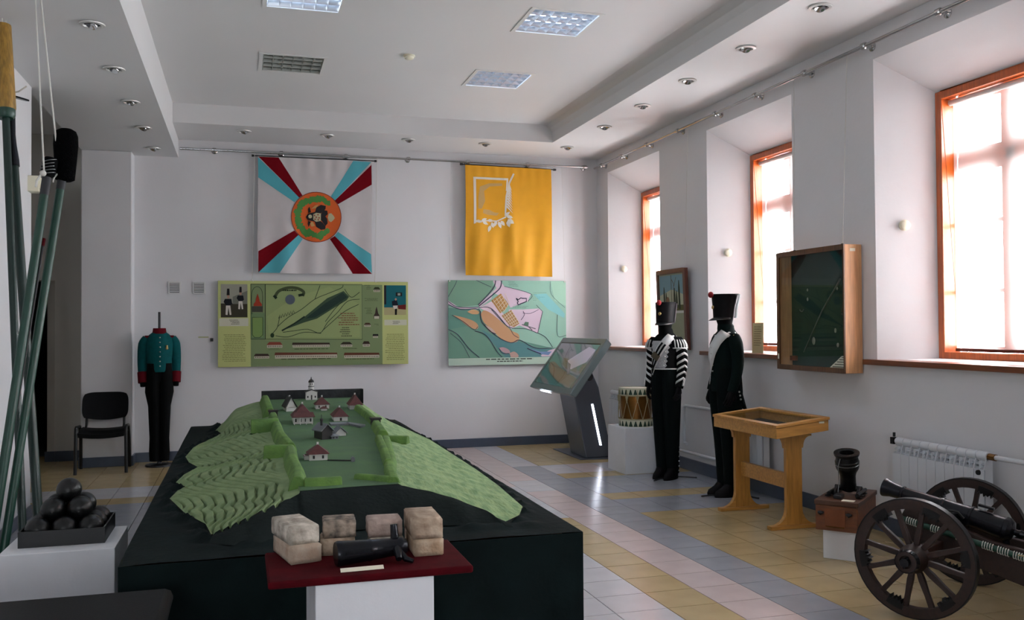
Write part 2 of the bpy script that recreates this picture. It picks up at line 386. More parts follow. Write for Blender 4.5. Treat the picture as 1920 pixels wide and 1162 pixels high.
def window(n, a, c):
    ya, yc = a+.22, c-.22; z0, z1 = 1.335, 3.38
    w = thing('window_%d' % n, (XF, (a+c)/2, z0)); struct(w)
    b = MB(); t = .06
    b.box(XF-.02,XF+.13,ya,ya+t,z0,z1); b.box(XF-.02,XF+.13,yc-t,yc,z0,z1); b.box(XF-.02,XF+.13,ya+t,yc-t,z1-t,z1); b.box(XF-.02,XF+.13,ya+t,yc-t,z0,z0+.05)
    b.build('frame', m_frame, w, bevel=.004)
    s0, s1 = ya+t, yc-t; zt = 2.83; ym = (s0+s1)/2; xa, xb = XF+.13, XF+.19
    b = MB(); b.box(xa,xb,s0,s1,zt-.045,zt+.045); b.build('transom', m_frame, w, bevel=.004)
    b = MB(); b.box(xa,xb,ym-.045,ym+.045,z0+.05,z1-t); b.build('mullion', m_frame, w, bevel=.004)
    for y0, y1 in ((s0, ym-.045), (ym+.045, s1)):
        for q0, q1, mids in ((z0+.05, zt-.045, (1.84, 2.36)), (zt+.045, z1-t, ())):
            b = MB(); e = .045
            b.box(xa+.01,xb,y0,y0+e,q0,q1); b.box(xa+.01,xb,y1-e,y1,q0,q1); b.box(xa+.01,xb,y0+e,y1-e,q0,q0+e); b.box(xa+.01,xb,y0+e,y1-e,q1-e,q1)
            for z in mids: b.box(xa+.02,xb-.01,y0+e,y1-e,z-.014,z+.014)
            sash = b.build('sash', m_frame, w)
            zz = [q0+e]+list(mids)+[q1-e]
            for k in range(len(zz)-1):
                b = MB(); b.box(xa+.033,xa+.037,y0+e,y1-e,zz[k]+.005,zz[k+1]-.005); b.build('pane', m_glass, sash)
    b = MB(); b.box(XW-.055,XF+.0,a-.1,c+.1,1.283,1.322) if 0 else None
    b = MB(); b.prism([(XW-.06,a-.1,1.283),(XW,a-.1,1.283),(XW,a,1.283),(XF,ya,1.283),(XF,yc,1.283),(XW,c,1.283),(XW,c+.1,1.283),(XW-.06,c+.1,1.283)], (0,0,.042))
    b.build('sill', m_sill, w, bevel=.004)
    r = thing('roller_blind', (XF+.07, ym, z0+.05), 'translucent pinkish-white roller blind in the window '+WN[n-1], 'blind', 'roller blinds in the windows')
    b = MB(); b.cyl((XF+.06,s0+.01,z1-t-.03),(XF+.06,s1-.01,z1-t-.03),.022,n=16); b.build('roller', m_whitecloth, r, smooth=True)
    b = MB(); b.grid(lambda u, v: (XF+.062+.003*math.sin(u*9), s0+.035+(s1-s0-.07)*u, z0+.075+(z1-t-.03-z0-.075)*v), 12, 6); b.build('fabric', m_blind, r, smooth=True, fixn=False)
    b = MB(); b.box(XF+.052,XF+.07,s0+.035,s1-.035,z0+.055,z0+.078); b.build('bottom_bar', m_mahog, r)
for n, (a, c) in enumerate(WINDOWS): window(n+1, a, c)
def added_rear_window():  # added opening, put in only to brighten fronts facing the camera
    x0, x1, z0, z1 = REAR; w = thing('window_6', ((x0+x1)/2, -3.6, z0)); struct(w); t = .06; xm = (x0+x1)/2
    b = MB()
    for q in ((x0,x0+t,z0,z1), (x1-t,x1,z0,z1), (x0+t,x1-t,z1-t,z1), (x0+t,x1-t,z0,z0+t), (xm-.03,xm+.03,z0+t,z1-t)): b.box(q[0],q[1],-3.62,-3.55,q[2],q[3])
    b.build('frame', m_frame, w)
    for xa, xb in ((x0+t,xm-.03), (xm+.03,x1-t)):
        b = MB(); b.box(xa,xb,-3.588,-3.584,z0+t,z1-t); b.build('pane', m_glass, w)
    b = MB(); b.box(x0-.1,x1+.1,-3.54,-3.42,z0-.04,z0); b.build('sill', m_sill, w)
added_rear_window()
# small round detectors on the far reveal of three windows
for i, (y, lab) in enumerate(((11.30, 'farthest window, beside the yellow flag'), (8.57, 'middle window, above the plain-coated soldier'), (5.90, 'nearest window, right of the wall showcase'))):
    b = MB(); n = Vector((-.48,-.88,0)).normalized(); p = Vector((4.90, y-.0, 2.365)); p.x = 4.93
    yy = y+.10-(4.93-XW)*.542; p = Vector((4.93, (WINDOWS[i][1])-(4.93-XW)*.542, 2.365)); n = Vector((-.476,-.879,0))
    b.lathe([(0,.042),(.018,.042),(.022,.036),(.03,.034),(.036,.026),(.037,.0)], p, n, 20)
    o = b.build('window_detector', m_cream, smooth=True); tag(o, 'small round cream detector on the reveal of the '+lab, 'detector', 'round detectors on the window reveals')
# ---------------------------------------------------------------- ceiling fittings
m_alu = M('louvre_aluminium', (205,210,216), .22, 1.)
m_refl = M('lamp_reflector', (225,230,236), .3, .85)
m_unlit_louvre = M('unlit_louvre', (150,152,146), .45, .6)  # darker copies for the unlit light, its missing shine put into the colour
m_unlit_refl = M('unlit_reflector', (120,122,116), .55, .3)
m_trim = M('lamp_trim', (214,214,212), .4)
LN = ['cut by the picture top, above the white flag', 'largest of the four, near the window side', 'above the white cross flag, unlit and grey', 'farther one near the window side']
for (x, y), nm, on in zip(LAMPS, LN, (1, 1, 0, 1)):
    L = thing('ceiling_light', (x+LW/2, y+LW/2, ZR-.005), 'square recessed louvre ceiling light, '+nm, 'ceiling light', 'recessed louvre ceiling lights')
    b = MB(); e = .022
    for q in ((x-.012,x+e,y-.012,y+LW+.012), (x+LW-e,x+LW+.012,y-.012,y+LW+.012), (x+e,x+LW-e,y-.012,y+e), (x+e,x+LW-e,y+LW-e,y+LW+.012)): b.box(*q, ZR-.006, ZR+.004)
    b.build('trim', m_trim, L)
    b = MB(); z = ZR+.09
    b.quad((x,y,z),(x+LW,y,z),(x+LW,y+LW,z),(x,y+LW,z))
    for p, q in (((x,y),(x+LW,y)), ((x+LW,y),(x+LW,y+LW)), ((x+LW,y+LW),(x,y+LW)), ((x,y+LW),(x,y))): b.quad((*p,ZR),(*q,ZR),(*q,z),(*p,z))
    b.build('reflector', m_refl if on else m_unlit_refl, L, fixn=False)
    for k in range(4):
        b = MB(); yy = y+.075+k*.15; b.cyl((x+.02,yy,ZR+.07),(x+LW-.02,yy,ZR+.07),.013,n=10); b.build('fluorescent_tube', (M('lit_tube', (214,232,255), .4, emit=24) if on else M('unlit_tube', (225,226,226), .4)), L, smooth=True)
    for k in range(5):      # blades across, V shaped
        yy = y+e+(LW-2*e)*k/4; yy = min(max(yy, y+e+.004), y+LW-e-.004)
        b = MB(); b.prism([(x+e,yy-.012,ZR+.045),(x+e,yy+.012,ZR+.045),(x+e,yy+.001,ZR+.002),(x+e,yy-.001,ZR+.002)], (LW-2*e,0,0)); b.build('louvre_blade', m_alu if on else m_unlit_louvre, L)
    for k in range(7):
        xx = x+e+(LW-2*e)*k/6; xx = min(max(xx, x+e+.004), x+LW-e-.004)
        b = MB(); b.prism([(xx-.01,y+e,ZR+.044),(xx+.01,y+e,ZR+.044),(xx+.001,y+e,ZR+.003),(xx-.001,y+e,ZR+.003)], (0,LW-2*e,0)); b.build('louvre_blade', m_alu if on else m_unlit_louvre, L)
m_dlring = M('downlight_ring', (206,204,200), .35, .3)
def downlight(x, y, z, label):
    d = thing('downlight', (x, y, z), label, 'downlight', 'recessed downlights')
    b = MB(); n = 24
    b.lathe([(0,.062),(.004,.085),(.012,.083),(.014,.06),(.004,.056)], (x,y,z), (0,0,-1), n, False, False); b.build('ring', m_dlring, d, smooth=True)
    b = MB(); b.lathe([(.0,.056),(.002,.054)], (x,y,z-.001), (0,0,-1), n); b.build('recess', m_blackplastic, d)
    b = MB(); ax = Vector((-.35,-.45,-1)); b.lathe([(-.01,.036),(.008,.04),(.013,.038),(.010,.03),(.0,.016)], (x,y,z-.006), ax, n); b.build('bulb', m_chrome, d, smooth=True)
NUM = ['first', 'second', 'third', 'fourth', 'fifth']
for k, y in enumerate((6.77, 7.89, 9.0, 10.13, 11.26)): downlight(-.988, y, ZL, NUM[k]+' downlight from the camera in the low left soffit')
for k, x in enumerate((.02, .985, 1.97, 2.95)): downlight(x, 11.09, ZS, NUM[k]+' downlight from the left above the back wall flags')
downlight(4.04, 11.05, ZS, 'downlight in the far corner of the soffit, by the windows')
for k, y in enumerate((5.68, 6.70, 7.74, 8.75, 9.80)): downlight(4.045, y, ZS, NUM[k]+' downlight from the camera in the soffit along the windows')
b = MB(); b.lathe([(0,.055),(.012,.056),(.016,.045),(.03,.042),(.036,.03),(.037,0)], (1.497,8.376,ZR), (0,0,-1), 24)
tag(b.build('smoke_detector', m_cream, smooth=True), 'small round white smoke detector in the middle of the ceiling', 'smoke detector')
# ---------------------------------------------------------------- picture rails
def rail(name, pts, brs, nrm, label):
    r = thing(name, (pts[0][0], pts[0][1], pts[0][2]-.05), label, 'picture rail')
    b = MB(); b.tube(pts, .015, 12); b.build('rod', m_chrome, r, smooth=True)
    for p in brs:
        p = Vector(p); n = Vector(nrm)
        b = MB(); b.cyl(p+n*.005, p+n*.075, .013, .018, 10); b.lathe([(0,.015),(.012,.036),(.018,.038)], p+n*.06, n, 16); b.lathe([(-.024,.02),(-.018,.027),(.018,.027),(.024,.02)], p, Vector((0,0,1)).cross(n), 14)
        b.build('bracket', m_chrome, r, smooth=True)
rail('picture_rail', [(-.73,11.72,3.795),(4.58,11.72,3.795)], [(x,11.72,3.795) for x in (-.33,.47,1.275,2.08,2.88,3.715,4.54)], (0,1,0), 'chrome picture rail along the back wall above the flags')
rail('picture_rail', [(4.665,11.68,3.775),(4.665,-1,3.775)], [(4.665,y,3.775) for y in (11.44,10.75,9.99,9.18,8.34,7.58,6.785,5.996,5.2,4.4,3.6,2.8,2)], (1,0,0), 'chrome picture rail along the window wall')
# ================================================================ THINGS ON THE WALLS
def C(rgb, rough=.75): return M('print_%d_%d_%d' % rgb, rgb, rough, spec=.2)
class Print:
    "flat printed artwork laid on a board: coordinates are fractions of the board, v downwards; layers stack by a fraction of a millimetre"
    def __init__(s, surf): s.surf = surf; s.b = MB(); s.mats = []; s.k = 1
    def col(s, rgb):
        m = C(rgb)
        if m not in s.mats: s.mats.append(m)
        s.b.mi = s.mats.index(m); s.k += 1; return s
    def P(s, u, v): return s.surf(u, v, .00012*s.k)
    def poly(s, rgb, pts): s.col(rgb); s.b.poly([s.P(*p) for p in pts]); return s
    def rect(s, rgb, u0, v0, u1, v1): return s.poly(rgb, [(u0,v0),(u1,v0),(u1,v1),(u0,v1)])
    def disc(s, rgb, u, v, ru, rv, n=24): return s.poly(rgb, [(u+ru*math.cos(2*math.pi*i/n), v+rv*math.sin(2*math.pi*i/n)) for i in range(n)])
    def line(s, rgb, pts, w, asp=1., closed=False):
        s.col(rgb); pts = list(pts)+([pts[0]] if closed else [])
        L = []; R = []
        for i in range(len(pts)):
            a = pts[max(i-1, 0)]; c = pts[min(i+1, len(pts)-1)]
            dx = (c[0]-a[0])*asp; dy = c[1]-a[1]; d = math.hypot(dx, dy) or 1
            nx, ny = -dy/d*w/2, dx/d*w/2
            L.append((pts[i][0]+nx/asp, pts[i][1]+ny)); R.append((pts[i][0]-nx/asp, pts[i][1]-ny))
        for i in range(len(pts)-1): s.b.quad(s.P(*L[i]), s.P(*L[i+1]), s.P(*R[i+1]), s.P(*R[i]))
        return s
    def text(s, rgb, u0, v0, u1, v1, n, h=.5, seed=1, ragged=.2):
        rnd = random.Random(seed); s.col(rgb); dv = (v1-v0)/n
        for i in range(n):
            u = u0+rnd.random()*.02; end = u1-(u1-u0)*ragged*rnd.random()
            while u < end:
                w = (u1-u0)*rnd.uniform(.05, .14); e = min(u+w, end)
                a, c = v0+i*dv, v0+i*dv+dv*h
                s.b.quad(s.P(u,a), s.P(e,a), s.P(e,c), s.P(u,c)); u = e+(u1-u0)*.022
        return s
    def build(s, name, parent):
        o = s.b.build(name, s.mats, parent, fixn=False); bm = bmesh.new(); bm.from_mesh(o.data)
        bmesh.ops.triangulate(bm, faces=bm.faces); bmesh.ops.recalc_face_normals(bm, faces=bm.faces); bm.to_mesh(o.data); bm.free()
        return o
def smooth_path(pts, k=4):
    out = []
    for i in range(len(pts)-1):
        p0 = pts[max(i-1,0)]; p1 = pts[i]; p2 = pts[i+1]; p3 = pts[min(i+2,len(pts)-1)]
        for j in range(k):
            t = j/k
            out.append(tuple(.5*((2*p1[d])+(-p0[d]+p2[d])*t+(2*p0[d]-5*p1[d]+4*p2[d]-p3[d])*t*t+(-p0[d]+3*p1[d]-3*p2[d]+p3[d])*t**3) for d in (0,1)))
    return out+[pts[-1]]
# ---- long green information board
def green_board():
    X0, X1, Z0, Z1, Yf = -.29, 2.068, 1.125, 2.19, 11.735
    t = thing('information_board', ((X0+X1)/2, Yf, Z0), 'long pale green information board with a fortress plan, hung below the white cross flag', 'information board')
    b = MB(); b.box(X0,X1,Yf,Yf+.03,Z0,Z1); b.build('panel', C((184,190,124)), t, bevel=.003)
    surf = lambda u, v, d: (X0+(X1-X0)*u, Yf-.0006-d, Z1-(Z1-Z0)*v)
    q = lambda x, y: ((x-43)/1848, (y-(72+8*(x-43)/1848))/(846-46*(x-43)/1848))
    Q = lambda pts: [q(*p) for p in pts]; A = (X1-X0)/(Z1-Z0)
    dk = (30,44,30)
    # the plan in the middle
    p = Print(surf); u0, v0 = q(348,105); u1, v1 = q(1628,885)
    p.rect((122,138,98), u0, v0, u1, v1); a, c_ = q(485,112), q(1420,640); p.rect((138,154,104), *a, *c_)
    p.poly((146,160,108), Q([(500,420),(760,230),(1100,130),(1400,300),(1400,620),(520,625)]))
    p.rect((106,130,92), *q(350,385), *q(478,645)); p.rect((120,146,84), *q(362,430), *q(460,620))
    p.line(dk, Q([(348,105),(1425,105),(1425,642),(348,642)]), .006, A, True); p.line(dk, Q([(484,105),(484,642)]), .008, A)
    p.line(dk, smooth_path(Q([(360,400),(358,190),(405,130),(455,180),(458,380)])), .005, A); p.line(dk, Q([(362,430),(460,430),(460,600),(430,628),(385,628),(362,600)]), .005, A, True)
    p.poly((58,78,58), Q([(640,560),(850,430),(1080,240),(1240,170),(1295,225),(1270,260),(1130,345),(980,440),(850,480)]))
    p.poly((40,58,50), Q([(870,440),(1060,290),(1230,185),(1280,230),(1110,340),(960,430)])); p.line((34,48,38), Q([(640,560),(760,490),(860,420)]), .018, A)
    for pts in ([(600,520),(700,430),(830,350),(960,250),(1100,190),(1220,140),(1235,110)], [(960,250),(985,180),(1010,115)], [(650,575),(760,560),(890,545),(1010,580),(1080,480),(1180,380),(1280,270),(1400,250)],
                [(1030,560),(1130,470),(1250,370),(1390,300)], [(580,610),(700,620),(850,575),(1020,585)], [(1250,150),(1290,210),(1330,230),(1400,180)], [(1060,470),(1150,350),(1230,270)], [(540,600),(575,560),(600,520),(620,420)]):
        p.line((44,58,40), smooth_path(Q(pts)), .007, A)
    p.disc((84,94,104), *q(720,255), 47/1848, 48/825); p.line((70,80,52), smooth_path(Q([(575,235),(610,175),(700,140),(790,145),(850,180),(840,220)])), .034, A)
    p.text((38,48,30), *q(640,158), *q(800,172), 1, 1, 3); p.line(dk, Q([(565,215),(590,245)]), .03, A); p.line(dk, Q([(800,215),(850,205)]), .03, A)
    p.text((120,70,50), *q(1185,385), *q(1400,515), 6, .35, 5, .3); p.text((60,60,40), *q(1195,525), *q(1330,625), 5, .35, 6, .3)
    p.disc((40,60,36), *q(550,605), 18/1848, 22/825)
    for i in range(6): p.line((44,58,40), Q([(610+i*26,440-i*9),(622+i*26,405-i*9),(634+i*26,436-i*9)]), .006, A)
    p.build('printed_plan', t)
    # church in the arched niche
    p = Print(surf); p.k = 30; r = (150,54,34)
    p.poly(r, Q([(375,320),(452,320),(452,300),(432,275),(428,250),(412,195),(396,250),(392,275),(375,300)])); p.rect((70,70,60), *q(360,322), *q(458,378)); p.build('printed_church', t)
    # elevations of buildings in the margins
    p = Print(surf); br = (58,44,36); wh = (186,180,160)
    def hb(x0, x1, y0, y1, roof=br, cut=16):
        p = Print(surf); p.k = 8
        m = y0+(y1-y0)*.55; p.poly(roof, Q([(x0+cut,y0),(x1-cut,y0),(x1,m),(x0,m)])); p.rect(wh, *q(x0+5,m), *q(x1-5,y1)); n = max(3, int((x1-x0)/18)); p.col(br)
        for i in range(n):
            x = x0+10+(x1-x0-20)*(i+.3)/n; p.b.quad(*[p.P(*q(*z)) for z in ((x,m+4),(x+6,m+4),(x+6,y1-5),(x,y1-5))])
        p.build('printed_building', t)
    hb(495,650,670,725,(128,62,48),25); hb(738,1105,675,718,br,4); hb(1205,1330,668,715,(52,46,36),28); hb(1425,1505,660,712); hb(375,525,785,830); hb(570,1180,772,822,(104,60,44),6); hb(1240,1600,772,820,(96,56,40),8)
    hb(1535,1610,130,178,(52,58,36),18); hb(1440,1515,480,518,(72,52,36),18); hb(1528,1588,590,626,(30,30,28),4)
    p.k = 8; p.poly((60,46,40), Q([(1540,440),(1600,440),(1600,412),(1585,385),(1578,350),(1570,320),(1560,350),(1555,385),(1540,412)])); p.rect(wh, *q(1545,415), *q(1596,440))
    p.build('printed_small_church', t)
    for (x0, y0, x1, y1, n) in ((1440,110,1520,160,4),(1440,240,1610,270,3),(1440,335,1530,400,5),(1535,490,1600,510,2),(500,735,640,750,2),(740,735,1090,750,1),(1200,730,1400,745,1),(600,832,1150,850,1),(1260,832,1560,845,1)): p = Print(surf); p.k = 8; p.text((84,96,62), *q(x0,y0), *q(x1,y1), n, .4, int(x0)); p.build('printed_note', t)
    # two colour pictures with captions, text columns
    p = Print(surf); p.rect((150,150,136), *q(70,105), *q(317,300)); p.rect((60,56,44), *q(70,295), *q(317,430)); p.poly((112,114,104), Q([(180,230),(317,170),(317,300),(180,300)]))
    for x, s in ((138, 1.), (252, .85)):
        f = lambda dx, y: q(x+dx*s, 430-(430-y)*s-(60 if s < 1 else 0))
        p.poly((26,24,26), [f(-14,215),f(14,215),f(12,150),f(-10,150)]); p.poly((170,130,110), [f(-10,215),f(12,215),f(10,245),f(-8,245)])
        p.poly((22,24,30), [f(-30,250),f(30,250),f(38,300),f(18,315),f(-20,315),f(-42,280)]); p.poly((206,200,190), [f(-20,315),f(20,315),f(30,405),f(14,408),f(2,330),f(-6,408),f(-24,405)])
    p.build('printed_soldiers', t)
    p = Print(surf); p.rect((22,96,104), *q(1646,112), *q(1870,330)); p.rect((170,160,118), *q(1646,330), *q(1870,402)); p.rect((40,36,40), *q(1646,112), *q(1668,300)); p.rect((32,34,34), *q(1765,182), *q(1830,220)); p.rect((150,150,140), *q(1785,190), *q(1812,212))
    p.poly((26,28,40), Q([(1725,270),(1775,250),(1790,310),(1730,318)])); p.disc((170,130,110), *q(1765,250), 10/1848, 12/825); p.poly((200,196,186), Q([(1735,312),(1785,310),(1775,345),(1745,345)])); p.poly((16,16,18), Q([(1755,345),(1778,340),(1775,402),(1755,402)]))
    p.poly((104,30,26), Q([(1785,308),(1868,300),(1868,350),(1790,345)])); p.build('printed_interior', t)
    p = Print(surf); p.rect((196,196,176), *q(55,440), *q(325,515)); p.rect((196,196,176), *q(1648,450), *q(1876,502)); p.text((70,66,60), *q(140,455), *q(250,505), 4, .4, 8); p.text((70,66,60), *q(1715,462), *q(1810,495), 3, .4, 9)
    p.text((116,116,70), *q(80,600), *q(305,870), 16, .28, 11, .15); p.text((116,116,70), *q(1655,590), *q(1865,850), 15, .28, 12, .15); p.build('printed_text', t)
    for x in (.117, 1.639):
        b = MB(); b.tube([(x+.03,11.715,3.79),(x,11.73,Z1+.02)], .003, 6); b.tube([(x-.012,11.73,Z1+.022),(x+.012,11.73,Z1-.01)], .004, 6); b.build('hanging_cord', m_rope, t)
green_board()
# ---- old map print
def map_board():
    X0, X1, Z0, Z1, Yf = 2.605, 4.254, 1.09, 2.22, 11.745
    t = thing('map_print', ((X0+X1)/2, Yf, Z0), 'pale green old town map print hung below the yellow flag', 'map')
    b = MB(); b.box(X0,X1,Yf,Yf+.012,Z0,Z1); b.build('panel', C((176,196,180)), t)
    surf = lambda u, v, d: (X0+(X1-X0)*u, Yf-.0006-d, Z1-(Z1-Z0)*v)
    q = lambda x, y: ((x-55)/1358, (y-95)/945); Q = lambda pts: [q(*p) for p in pts]; A = (X1-X0)/(Z1-Z0)
    p = Print(surf); p.rect((142,180,162), *q(55,95), *q(1413,960)); p.poly((116,152,130), Q([(55,95),(560,95),(560,180),(390,370),(180,395),(55,320)]))
    p.poly((98,140,126), Q([(55,400),(400,430),(600,720),(860,770),(1240,860),(1413,850),(1413,960),(55,960)])); p.poly((108,146,128), Q([(55,640),(300,600),(520,760),(640,960),(55,960)]))
    p.poly((88,132,134), Q([(420,640),(600,740),(850,780),(1100,870),(1240,870),(1240,960),(700,960),(560,800)])); p.poly((128,184,184), Q([(1030,250),(1180,240),(1400,470),(1390,520),(1200,420)]))
    p.poly((158,196,174), Q([(1230,100),(1413,100),(1413,380),(1280,320)]))
    p.build('printed_ground', t)
    p = Print(surf); p.k = 12; pk = (204,182,196); sand = (190,146,110)
    p.poly(pk, Q([(640,95),(690,160),(1000,240),(960,330),(760,400),(700,300),(560,230),(540,300),(400,400),(395,370),(600,180),(560,100)])); p.poly(pk, Q([(740,420),(900,420),(1090,410),(1135,440),(1080,690),(860,600),(740,500)]))
    p.poly(pk, Q([(55,320),(160,390),(390,395),(390,415),(150,410),(55,365)])); p.poly((212,190,200), Q([(400,400),(540,330),(680,470),(860,600),(760,640),(560,480)]))
    p.poly((178,134,80), Q([(540,320),(650,240),(735,360),(720,400),(640,465)])); p.poly((176,136,92), Q([(655,490),(770,425),(860,580),(800,620),(745,600)]))
    p.poly(sand, smooth_path(Q([(420,470),(460,430),(560,480),(760,650),(850,700),(850,770),(760,795),(640,740),(540,640),(450,560),(420,470)]))); p.poly(sand, smooth_path(Q([(95,480),(230,510),(340,550),(390,600),(370,640),(280,610),(190,540),(95,480)])))
    p.poly((196,152,112), smooth_path(Q([(265,445),(330,420),(395,440),(390,470),(320,470),(265,445)]))); p.poly((186,160,150), smooth_path(Q([(460,590),(540,630),(590,690),(520,670),(460,590)])))
    p.poly((170,140,146), smooth_path(Q([(625,850),(680,845),(745,880),(740,915),(670,900),(625,850)]))); p.poly((180,150,140), smooth_path(Q([(745,910),(800,895),(845,930),(840,960),(760,960)]))); p.poly((196,176,190), Q([(1110,940),(1200,890),(1300,860),(1300,955),(1120,955)]))
    p.poly((112,134,170), Q([(950,855),(1100,900),(1240,900),(1200,940),(1080,925)]))
    p.build('printed_land', t)
    ink = (66,66,84); gr = (214,196,166)
    for pts, w in (([(390,370),(560,190),(590,95)], .01), ([(660,95),(640,180),(540,270),(395,385)], .012), ([(690,160),(1000,245),(960,330)], .006), ([(1135,440),(1075,690)], .006), ([(540,420),(700,590),(780,630),(940,640),(1075,690)], .007), ([(395,400),(540,410),(700,590)], .008),
                   ([(55,330),(160,392),(390,395)], .008), ([(55,365),(200,420),(400,420),(430,560),(600,720),(760,795),(860,765),(1000,840),(1100,865),(1240,860)], .009), ([(350,660),(450,690),(520,760),(600,890),(660,955)], .009), ([(55,640),(160,700),(280,850),(400,955)], .009), ([(75,680),(200,790),(290,955)], .006),
                   ([(370,95),(540,170)], .006), ([(950,860),(1020,890),(1110,925)], .012), ([(55,280),(130,150),(150,100)], .006), ([(1230,100),(1240,250),(1400,400)], .004), ([(1310,480),(1310,720),(1413,715)], .005), ([(1060,370),(1130,440)], .005), ([(1080,690),(1170,740),(1250,855)], .007), ([(95,480),(230,560),(340,645),(385,610)], .006), ([(740,600),(790,700),(850,740)], .005), ([(460,590),(520,660),(590,695)], .008), ([(625,855),(660,910),(740,915)], .008),
                   ([(900,460),(990,465),(1090,420)], .005), ([(880,540),(920,480),(905,440)], .006)):
        p = Print(surf); p.k = 36; p.line(ink, smooth_path(Q(pts)), w, A); p.build('printed_line', t)
    p = Print(surf); p.k = 40
    for k in range(5): p.line(gr, Q([(560+k*34,310-k*18+k*0),(655+k*24,450-k*22)]), .006, A); p.line(gr, Q([(565+k*28,340+k*28),(660+k*18,262+k*27)]), .006, A)
    for k in range(5): p.line(gr, Q([(675+k*24,480-k*12),(765+k*24,600-k*6)]), .006, A); p.line(gr, Q([(680+k*22,520+k*22),(780+k*18,440+k*32)]), .006, A)
    p.build('printed_streets', t); p = Print(surf); p.k = 40
    p.line((50,50,70), Q([(825,295),(850,310),(880,290),(900,295),(945,295),(945,330),(910,345),(880,355),(850,370),(840,345),(850,330)]), .012, A, True)
    p.build('printed_fort', t); p = Print(surf); p.k = 40
    p.poly((92,120,100), Q([(905,600),(930,560),(970,565),(965,610)])); p.line((110,104,110), Q([(890,590),(1050,640)]), .01, A); p.line((120,110,120), Q([(960,610),(1010,655)]), .012, A)
    p.text((70,90,90), *q(730,110), *q(860,170), 4, .2, 21, .6); p.text((80,110,104), *q(1000,230), *q(1200,330), 6, .12, 22, .7); p.text((96,110,110), *q(770,370), *q(980,410), 3, .2, 23, .5)
    p.build('printed_notes', t)
    p = Print(surf); p.text((48,48,46), *q(475,972), *q(1020,984), 1, .9, 31, .0); p.text((48,48,46), *q(600,997), *q(900,1008), 1, .9, 32, .0); p.build('printed_caption', t)
    for x, xx in ((2.648, 2.625), (4.198, 4.235)):
        b = MB(); b.tube([(x,11.72,3.79),(xx,11.735,Z1)], .0015, 6); b.cyl((xx,11.74,Z1-.012),(xx,11.73,Z1-.012),.009,n=10); b.build('hanging_cord', m_rope, t)
map_board()
